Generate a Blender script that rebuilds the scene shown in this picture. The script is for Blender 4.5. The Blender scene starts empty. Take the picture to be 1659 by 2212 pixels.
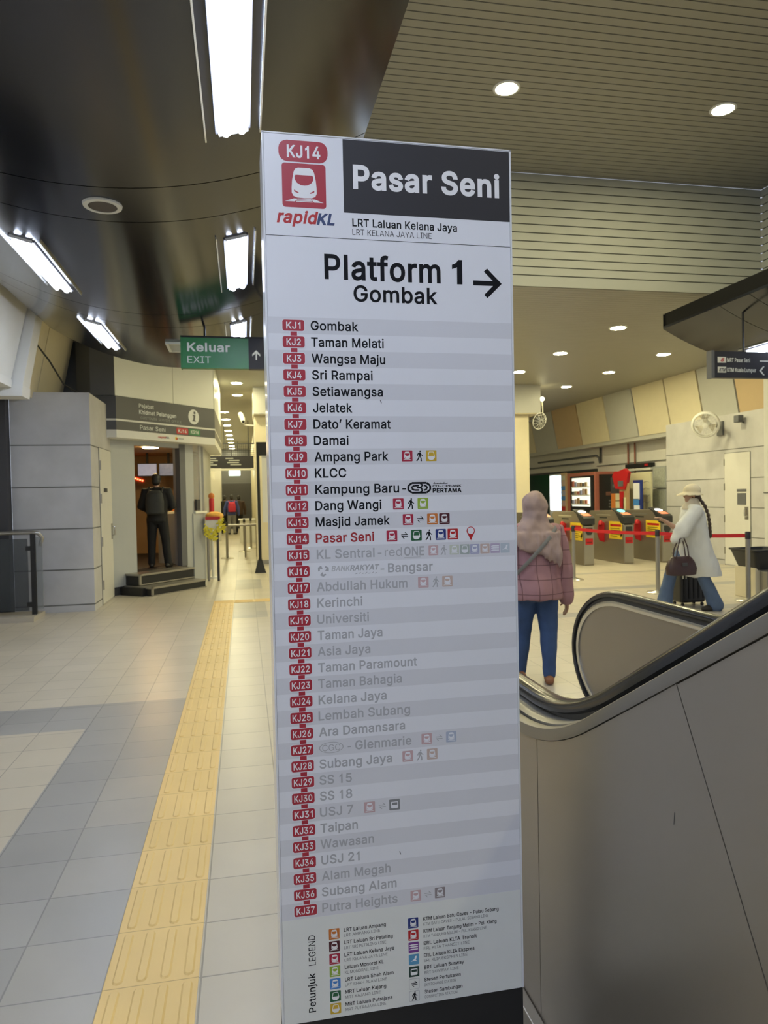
import bpy, bmesh, math, random
from mathutils import Vector, Matrix, noise, geometry

random.seed(7)
S = bpy.context.scene
COL = S.collection
R = math.radians

# ------------------------------------------------------------ camera, world, exposure
IMG_W, IMG_H, FPX = 1659, 2212, 1534.0
cam_data = bpy.data.cameras.new('camera')
cam = bpy.data.objects.new('camera', cam_data)
COL.objects.link(cam)
cam_data.sensor_fit = 'VERTICAL'
cam_data.sensor_height = 36.0
cam_data.sensor_width = 27.0
cam_data.lens = FPX / IMG_H * 36.0
cam_data.clip_start = 0.05
cam_data.clip_end = 200
cam.location = (0, 0, 1.55)
cam.rotation_euler = (Matrix.Rotation(R(-11.166), 3, 'Z') @ Matrix.Rotation(R(90 - 1.273), 3, 'X')
                      @ Matrix.Rotation(R(-1.15), 3, 'Z')).to_euler()
cam_data.dof.use_dof = True
cam_data.dof.focus_distance = 1.78
cam_data.dof.aperture_fstop = 9.0
S.camera = cam

S.view_settings.view_transform = 'Standard'
S.view_settings.look = 'None'
S.view_settings.exposure = 1.5
S.view_settings.gamma = 1.0
S.view_settings.use_curve_mapping = False
S.cycles.max_bounces = 8
S.cycles.diffuse_bounces = 4
S.cycles.glossy_bounces = 4
S.cycles.sample_clamp_indirect = 6.0
S.cycles.use_denoising = True

world = bpy.data.worlds.new('concourse_ambient')
S.world = world
world.use_nodes = True
world.node_tree.nodes['Background'].inputs[0].default_value = (0.80, 0.86, 1.0, 1)
world.node_tree.nodes['Background'].inputs[1].default_value = 0.22

TUBE_POWER = 16.0        # fluorescent tubes
DOWN_POWER = 120.0        # hall downlights
CORR_POWER = 85.0        # corridor downlights
COOL = (0.82, 0.92, 1.12)
WARM = (1.0, 0.905, 0.52)

# ------------------------------------------------------------ materials
MATS = {}
def mat(name, col, rough=0.5, metal=0.0, emit=0.0, ecol=None, var=0.06, vscale=6.0, bump=0.0, bscale=40.0, spec=0.5, alpha=None):
    if name in MATS:
        return MATS[name]
    m = bpy.data.materials.new(name)
    m.use_nodes = True
    nt = m.node_tree
    b = nt.nodes['Principled BSDF']
    b.inputs['Roughness'].default_value = rough
    b.inputs['Metallic'].default_value = metal
    b.inputs['Specular IOR Level'].default_value = spec
    c = (*col, 1)
    b.inputs['Base Color'].default_value = c
    if var > 0:
        tc = nt.nodes.new('ShaderNodeTexCoord')
        nz = nt.nodes.new('ShaderNodeTexNoise')
        nz.inputs['Scale'].default_value = vscale
        nz.inputs['Detail'].default_value = 4
        cr = nt.nodes.new('ShaderNodeMapRange')
        cr.inputs['To Min'].default_value = 1 - var
        cr.inputs['To Max'].default_value = 1 + var
        mx = nt.nodes.new('ShaderNodeMix')
        mx.data_type = 'RGBA'
        mx.blend_type = 'MULTIPLY'
        mx.inputs['Factor'].default_value = 1
        mx.inputs['A'].default_value = c
        nt.links.new(tc.outputs['Object'], nz.inputs['Vector'])
        nt.links.new(nz.outputs['Fac'], cr.inputs['Value'])
        nt.links.new(cr.outputs['Result'], mx.inputs['B'])
        nt.links.new(mx.outputs['Result'], b.inputs['Base Color'])
    if bump > 0:
        tc2 = nt.nodes.new('ShaderNodeTexCoord')
        n2 = nt.nodes.new('ShaderNodeTexNoise')
        n2.inputs['Scale'].default_value = bscale
        bp = nt.nodes.new('ShaderNodeBump')
        bp.inputs['Strength'].default_value = bump
        bp.inputs['Distance'].default_value = 0.01
        nt.links.new(tc2.outputs['Object'], n2.inputs['Vector'])
        nt.links.new(n2.outputs['Fac'], bp.inputs['Height'])
        nt.links.new(bp.outputs['Normal'], b.inputs['Normal'])
    if emit > 0:
        b.inputs['Emission Color'].default_value = (*(ecol or col), 1)
        b.inputs['Emission Strength'].default_value = emit
    if alpha is not None:
        b.inputs['Alpha'].default_value = alpha
    MATS[name] = m
    return m

def tile_mat(name, c1, c2, grout, rough=0.32, off=(0.477, -2.35), w=0.305, h=0.3025, mortar=0.0035):
    m = mat(name, c1, rough, var=0)
    nt = m.node_tree
    b = nt.nodes['Principled BSDF']
    tc = nt.nodes.new('ShaderNodeTexCoord')
    mp = nt.nodes.new('ShaderNodeMapping')
    mp.inputs['Location'].default_value = (off[0], off[1], 0)
    br = nt.nodes.new('ShaderNodeTexBrick')
    br.offset = 0
    br.squash = 1
    br.inputs['Scale'].default_value = 1
    br.inputs['Brick Width'].default_value = w
    br.inputs['Row Height'].default_value = h
    br.inputs['Mortar Size'].default_value = mortar
    br.inputs['Mortar Smooth'].default_value = 0.3
    br.inputs['Color1'].default_value = (*c1, 1)
    br.inputs['Color2'].default_value = (*c2, 1)
    br.inputs['Mortar'].default_value = (*grout, 1)
    nz = nt.nodes.new('ShaderNodeTexNoise')
    nz.inputs['Scale'].default_value = 2.5
    nz.inputs['Detail'].default_value = 6
    mr = nt.nodes.new('ShaderNodeMapRange')
    mr.inputs['To Min'].default_value = 0.9
    mr.inputs['To Max'].default_value = 1.08
    mx = nt.nodes.new('ShaderNodeMix')
    mx.data_type = 'RGBA'
    mx.blend_type = 'MULTIPLY'
    mx.inputs['Factor'].default_value = 1
    bp = nt.nodes.new('ShaderNodeBump')
    bp.inputs['Strength'].default_value = 0.35
    bp.inputs['Distance'].default_value = 0.002
    bp.invert = True
    nt.links.new(tc.outputs['Object'], mp.inputs['Vector'])
    nt.links.new(mp.outputs['Vector'], br.inputs['Vector'])
    nt.links.new(tc.outputs['Object'], nz.inputs['Vector'])
    nt.links.new(nz.outputs['Fac'], mr.inputs['Value'])
    nt.links.new(br.outputs['Color'], mx.inputs['A'])
    nt.links.new(mr.outputs['Result'], mx.inputs['B'])
    nt.links.new(mx.outputs['Result'], b.inputs['Base Color'])
    nt.links.new(br.outputs['Fac'], bp.inputs['Height'])
    nt.links.new(bp.outputs['Normal'], b.inputs['Normal'])
    return m

FLOOR_CREAM = tile_mat('floor_cream_tile', (0.49, 0.445, 0.36), (0.53, 0.48, 0.39), (0.29, 0.265, 0.22))
FLOOR_GREY = tile_mat('floor_grey_tile', (0.30, 0.295, 0.285), (0.335, 0.33, 0.32), (0.20, 0.20, 0.20))
FLOOR_PALE = tile_mat('floor_pale_grey_tile', (0.31, 0.305, 0.29), (0.37, 0.35, 0.315), (0.22, 0.22, 0.21))
TACTILE = tile_mat('tactile_yellow', (0.70, 0.50, 0.20), (0.74, 0.53, 0.22), (0.45, 0.31, 0.12), rough=0.45, mortar=0.0022)
BELLY = mat('dark_glossy_metal', (0.056, 0.061, 0.084), 0.16, 0.9, var=0.05, vscale=1.5)
BELLY_EDGE = mat('dark_metal_edge', (0.007, 0.007, 0.007), 0.6, 0.0, spec=0.2)
BELLY_TRIM = mat('pale_metal_edge', (0.62, 0.64, 0.64), 0.25, 0.7)
SLAT = mat('ceiling_slat_paint', (0.36, 0.35, 0.30), 0.5, 0.0, var=0.03)
SLAT_DARK = mat('ceiling_slat_gap', (0.075, 0.07, 0.06), 0.8)
FASCIA = mat('fascia_slat_paint', (0.47, 0.48, 0.43), 0.5, var=0.03)
STONE = mat('pale_stone_panel', (0.51, 0.505, 0.50), 0.55, var=0.16, vscale=3.5)
STONE_JOINT = mat('stone_joint', (0.14, 0.14, 0.13), 0.8)
WALL_WHITE = mat('wall_white_paint', (0.70, 0.69, 0.65), 0.5, var=0.05)
PANEL_CREAM = mat('wall_panel_cream', (0.72, 0.65, 0.46), 0.35, var=0.04)
PANEL_TAN = mat('wall_panel_tan', (0.56, 0.42, 0.25), 0.35, var=0.04)
PANEL_GREY = mat('wall_panel_grey', (0.50, 0.50, 0.46), 0.3, var=0.04)
PANEL_PALE = mat('wall_panel_pale', (0.66, 0.65, 0.60), 0.4, var=0.04)
DARK = mat('near_black', (0.012, 0.012, 0.013), 0.6)
DARKWALL = mat('charcoal_wall', (0.05, 0.05, 0.055), 0.6)
GREYWALL = mat('slate_grey_panel', (0.12, 0.125, 0.135), 0.5)
STEEL = mat('brushed_stainless', (0.36, 0.325, 0.27), 0.38, 0.75, var=0.05, vscale=2)
STEEL_BRIGHT = mat('polished_stainless', (0.66, 0.65, 0.61), 0.22, 0.9)
STEEL_MID = mat('satin_stainless', (0.36, 0.345, 0.31), 0.35, 0.75)
RUBBER = mat('black_handrail_rubber', (0.02, 0.021, 0.022), 0.2)
RUBBER_MATT = mat('black_matt_plastic', (0.025, 0.026, 0.028), 0.45)
TUBE_E = mat('fluorescent_tube_glow', (1, 1, 1), 0.5, emit=TUBE_POWER, ecol=COOL, var=0)
TRAY = mat('light_fitting_white', (0.85, 0.87, 0.88), 0.4, var=0.02)
DOWN_E = mat('downlight_glow', (1, 1, 1), 0.5, emit=DOWN_POWER, ecol=WARM, var=0)
CORR_E = mat('corridor_downlight_glow', (1, 1, 1), 0.5, emit=CORR_POWER, ecol=WARM, var=0)
CORR_Y = mat('corridor_yellow_glow', (1, 1, 1), 0.5, emit=CORR_POWER * 0.5, ecol=(1.0, 0.85, 0.35), var=0)
SIGN_WHITE = mat('sign_white', (0.80, 0.815, 0.875), 0.3, var=0.015, vscale=3)
SIGN_BAND = mat('sign_grey_band', (0.70, 0.71, 0.765), 0.3, var=0.015, vscale=3)
SIGN_LEGEND = mat('sign_legend_white', (0.78, 0.80, 0.785), 0.3, var=0.015)
SIGN_DARK = mat('sign_charcoal', (0.034, 0.034, 0.042), 0.45, var=0.03, spec=0.3)
SIGN_EDGE = mat('sign_edge_white', (0.75, 0.77, 0.80), 0.2, var=0.02)
INK = mat('sign_black_ink', (0.008, 0.009, 0.013), 0.6, var=0, spec=0.15)
INK_GREY = mat('sign_grey_ink', (0.16, 0.165, 0.18), 0.4, var=0)
INK_FAINT = mat('sign_faint_grey_ink', (0.42, 0.43, 0.47), 0.4, var=0)
RED = mat('sign_red', (0.42, 0.022, 0.045), 0.35, var=0.02)
RED_TXT = mat('sign_red_ink', (0.38, 0.02, 0.028), 0.4, var=0)
WHITE_INK = mat('sign_white_ink', (0.85, 0.85, 0.88), 0.4, var=0)
NAVY = mat('sign_navy', (0.03, 0.055, 0.16), 0.4, var=0)
ICON = {
    'red': mat('line_red', (0.42, 0.016, 0.055), 0.4, var=0), 'yellow': mat('line_yellow', (0.62, 0.41, 0.03), 0.4, var=0),
    'lime': mat('line_lime', (0.30, 0.46, 0.05), 0.4, var=0), 'orange': mat('line_orange', (0.60, 0.19, 0.035), 0.4, var=0),
    'maroon': mat('line_maroon', (0.075, 0.008, 0.016), 0.4, var=0), 'green': mat('line_green', (0.014, 0.115, 0.045), 0.4, var=0),
    'blue': mat('line_blue', (0.016, 0.035, 0.21), 0.4, var=0), 'scarlet': mat('line_scarlet', (0.48, 0.012, 0.016), 0.4, var=0),
    'purple': mat('line_purple', (0.20, 0.045, 0.30), 0.4, var=0), 'sky': mat('line_sky', (0.10, 0.32, 0.55), 0.4, var=0),
    'azure': mat('line_azure', (0.06, 0.24, 0.65), 0.4, var=0), 'pine': mat('line_pine', (0.012, 0.045, 0.035), 0.4, var=0),
    'fred': mat('faded_red', (0.58, 0.40, 0.43), 0.4, var=0), 'flime': mat('faded_lime', (0.56, 0.60, 0.53), 0.4, var=0),
    'fgreen': mat('faded_green', (0.38, 0.44, 0.43), 0.4, var=0), 'fblue': mat('faded_blue', (0.38, 0.40, 0.58), 0.4, var=0),
    'forange': mat('faded_orange', (0.58, 0.45, 0.41), 0.4, var=0), 'fpurple': mat('faded_purple', (0.47, 0.40, 0.56), 0.4, var=0),
    'fsky': mat('faded_sky', (0.48, 0.55, 0.62), 0.4, var=0), 'fgrey': mat('faded_grey', (0.24, 0.25, 0.27), 0.4, var=0),
    'fmaroon': mat('faded_maroon', (0.30, 0.26, 0.28), 0.4, var=0), 'fazure': mat('faded_azure', (0.42, 0.48, 0.62), 0.4, var=0),
}
EXIT_GREEN = mat('exit_sign_green', (0.025, 0.20, 0.06), 0.35, var=0.03)
SIGN_TXT = mat('sign_pale_lettering', (0.75, 0.78, 0.75), 0.4, var=0)
SIGN_TXT_DIM = mat('sign_dim_lettering', (0.38, 0.40, 0.39), 0.4, var=0)
PLASTIC_WHITE = mat('white_plastic', (0.72, 0.72, 0.67), 0.4, var=0.03)
BELT_RED = mat('red_belt_webbing', (0.60, 0.012, 0.02), 0.6)
YELLOW_STICKER = mat('yellow_sticker', (0.80, 0.56, 0.03), 0.45, var=0.03)

# ------------------------------------------------------------ mesh builder
class MB:
    def __init__(self):
        self.v, self.f, self.m, self.mats = [], [], [], []
    def mi(self, m):
        if m not in self.mats:
            self.mats.append(m)
        return self.mats.index(m)
    def face(self, pts, m):
        i = len(self.v)
        self.v += [tuple(p) for p in pts]
        self.f.append(tuple(range(i, i + len(pts))))
        self.m.append(self.mi(m))
    def raw(self, vs, fs, m):
        i = len(self.v)
        self.v += [tuple(p) for p in vs]
        k = self.mi(m)
        for q in fs:
            self.f.append(tuple(i + a for a in q))
            self.m.append(k)
    def box(self, x0, x1, y0, y1, z0, z1, m, T=None):
        vs = [Vector((x, y, z)) for z in (z0, z1) for y in (y0, y1) for x in (x0, x1)]
        if T is not None:
            vs = [T @ q for q in vs]
        self.raw(vs, [(0, 2, 3, 1), (4, 5, 7, 6), (0, 1, 5, 4), (2, 6, 7, 3), (0, 4, 6, 2), (1, 3, 7, 5)], m)
    def prism(self, pts, d, m):
        """closed 3-D polygon pts swept along vector d"""
        n = len(pts)
        d = Vector(d)
        vs = [Vector(p) for p in pts] + [Vector(p) + d for p in pts]
        fs = [tuple(range(n))[::-1], tuple(range(n, 2 * n))] + [(i, (i + 1) % n, n + (i + 1) % n, n + i) for i in range(n)]
        self.raw(vs, fs, m)
    def loft(self, rings, m, caps=True, closed=True):
        n = len(rings[0])
        vs = [p for r in rings for p in r]
        fs = []
        for k in range(len(rings) - 1):
            for i in range(n if closed else n - 1):
                j = (i + 1) % n
                fs.append((k * n + i, k * n + j, (k + 1) * n + j, (k + 1) * n + i))
        if caps:
            fs.append(tuple(range(n))[::-1])
            fs.append(tuple((len(rings) - 1) * n + i for i in range(n)))
        self.raw(vs, fs, m)
    def tube(self, pts, rad, m, seg=10, round_caps=False, flat=1.0, up=None):
        pts = [Vector(p) for p in pts]
        rs = list(rad) if hasattr(rad, '__len__') else [rad] * len(pts)
        if round_caps:
            a = (pts[0] - pts[1]).normalized()
            b = (pts[-1] - pts[-2]).normalized()
            r0, r1 = rs[0], rs[-1]
            pre = [(pts[0] + a * r0 * s, r0 * c) for s, c in ((0.95, 0.31), (0.7, 0.71), (0.35, 0.93))]
            post = [(pts[-1] + b * r1 * s, r1 * c) for s, c in ((0.35, 0.93), (0.7, 0.71), (0.95, 0.31))]
            pts = [p for p, _ in pre] + pts + [p for p, _ in post]
            rs = [q for _, q in pre] + rs + [q for _, q in post]
        rings = []
        ref = Vector(up) if up else None
        prev = None
        for i, p in enumerate(pts):
            t = (pts[min(i + 1, len(pts) - 1)] - pts[max(i - 1, 0)]).normalized()
            if ref is not None:
                u = ref - t * ref.dot(t)
            elif prev is None:
                u = t.orthogonal()
            else:
                u = prev - t * prev.dot(t)
            if u.length < 1e-6:
                u = t.orthogonal()
            u.normalize()
            prev = u
            w = t.cross(u)
            rings.append([p + u * (rs[i] * math.cos(2 * math.pi * k / seg)) * flat + w * (rs[i] * math.sin(2 * math.pi * k / seg)) for k in range(seg)])
        self.loft(rings, m)
    def lathe(self, prof, c, m, seg=20, axis=(0, 0, 1), ring=False):
        c = Vector(c)
        a = Vector(axis).normalized()
        u = a.orthogonal().normalized()
        w = a.cross(u)
        rings = [[c + a * z + u * (max(r, 1e-4) * math.cos(2 * math.pi * k / seg)) + w * (max(r, 1e-4) * math.sin(2 * math.pi * k / seg)) for k in range(seg)] for r, z in (list(prof) + [prof[0]] if ring else prof)]
        self.loft(rings, m, caps=not ring)
    def ellipsoid(self, c, rx, ry, rz, m, seg=16, rows=10, T=None):
        rings = []
        c = Vector(c)
        for k in range(rows + 1):
            a = -math.pi / 2 + math.pi * k / rows
            q = max(math.cos(a), 0.02)
            ring = [Vector((rx * q * math.cos(2 * math.pi * i / seg), ry * q * math.sin(2 * math.pi * i / seg), rz * math.sin(a))) for i in range(seg)]
            rings.append([c + (T @ p if T is not None else p) for p in ring])
        self.loft(rings, m)
    # flat graphics on a plane frame
    def gpoly(self, fr, pts, m, d=0.0):
        self.face([fr(a, b, d) for a, b in pts], m)
    def grect(self, fr, x0, z0, x1, z1, m, d=0.0, r=0.0):
        if r <= 0:
            pts = [(x0, z0), (x1, z0), (x1, z1), (x0, z1)]
        else:
            pts = []
            for cx, cz, a0 in ((x1 - r, z0 + r, -90), (x1 - r, z1 - r, 0), (x0 + r, z1 - r, 90), (x0 + r, z0 + r, 180)):
                pts += [(cx + r * math.cos(R(a0 + t)), cz + r * math.sin(R(a0 + t))) for t in (0, 22.5, 45, 67.5, 90)]
        self.gpoly(fr, pts, m, d)
    def gline(self, fr, a, b, w, m, d=0.0):
        ax, az = a
        bx, bz = b
        L = math.hypot(bx - ax, bz - az)
        nx, nz = -(bz - az) / L * w / 2, (bx - ax) / L * w / 2
        self.gpoly(fr, [(ax - nx, az - nz), (bx - nx, bz - nz), (bx + nx, bz + nz), (ax + nx, az + nz)], m, d)
    def gcircle(self, fr, cx, cz, r, m, d=0.0, n=24, sx=1.0):
        self.gpoly(fr, [(cx + r * sx * math.cos(2 * math.pi * k / n), cz + r * math.sin(2 * math.pi * k / n)) for k in range(n)], m, d)
    def gtext(self, fr, s, x, z, cap, m, d=0.0, width=None, bold=0.0, shear=0.0, align='l', rot=False):
        vs, fs, x0, x1 = text2d(s, bold)
        k = cap / CAPH
        kx = k if width is None else width / (x1 - x0)
        dx = {'l': -x0, 'c': -(x0 + x1) / 2, 'r': -x1}[align]
        out = []
        for a, b in vs:
            p, q = (a + dx) * kx + b * k * shear, b * k
            if rot:
                p, q = -q, p
            out.append(fr(x + p, z + q, d))
        self.raw(out, fs, m)
    def build(self, name, parent=None, smooth=False, bevel=0.0, recalc=True, local=False, angle=40):
        me = bpy.data.meshes.new(name)
        me.from_pydata(self.v, [], self.f)
        for m in self.mats:
            me.materials.append(m)
        me.polygons.foreach_set('material_index', self.m)
        if recalc or bevel > 0:
            bm = bmesh.new()
            bm.from_mesh(me)
            if recalc:
                bmesh.ops.recalc_face_normals(bm, faces=bm.faces)
            if bevel > 0:
                eds = [e for e in bm.edges if len(e.link_faces) == 2 and e.calc_face_angle(0) > R(35)]
                bmesh.ops.bevel(bm, geom=eds, offset=bevel, segments=2, affect='EDGES', profile=0.5, clamp_overlap=True)
            bm.to_mesh(me)
            bm.free()
        if smooth:
            me.polygons.foreach_set('use_smooth', [True] * len(me.polygons))
            me.set_sharp_from_angle(angle=R(angle))
        me.update()
        o = bpy.data.objects.new(name, me)
        COL.objects.link(o)
        if parent is not None:
            o.parent = parent
            if not local:
                o.matrix_parent_inverse = wm(parent).inverted()
        return o

def wm(o):
    M = o.matrix_basis.copy()
    if o.parent is not None:
        M = wm(o.parent) @ o.matrix_parent_inverse @ M
    return M

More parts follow.
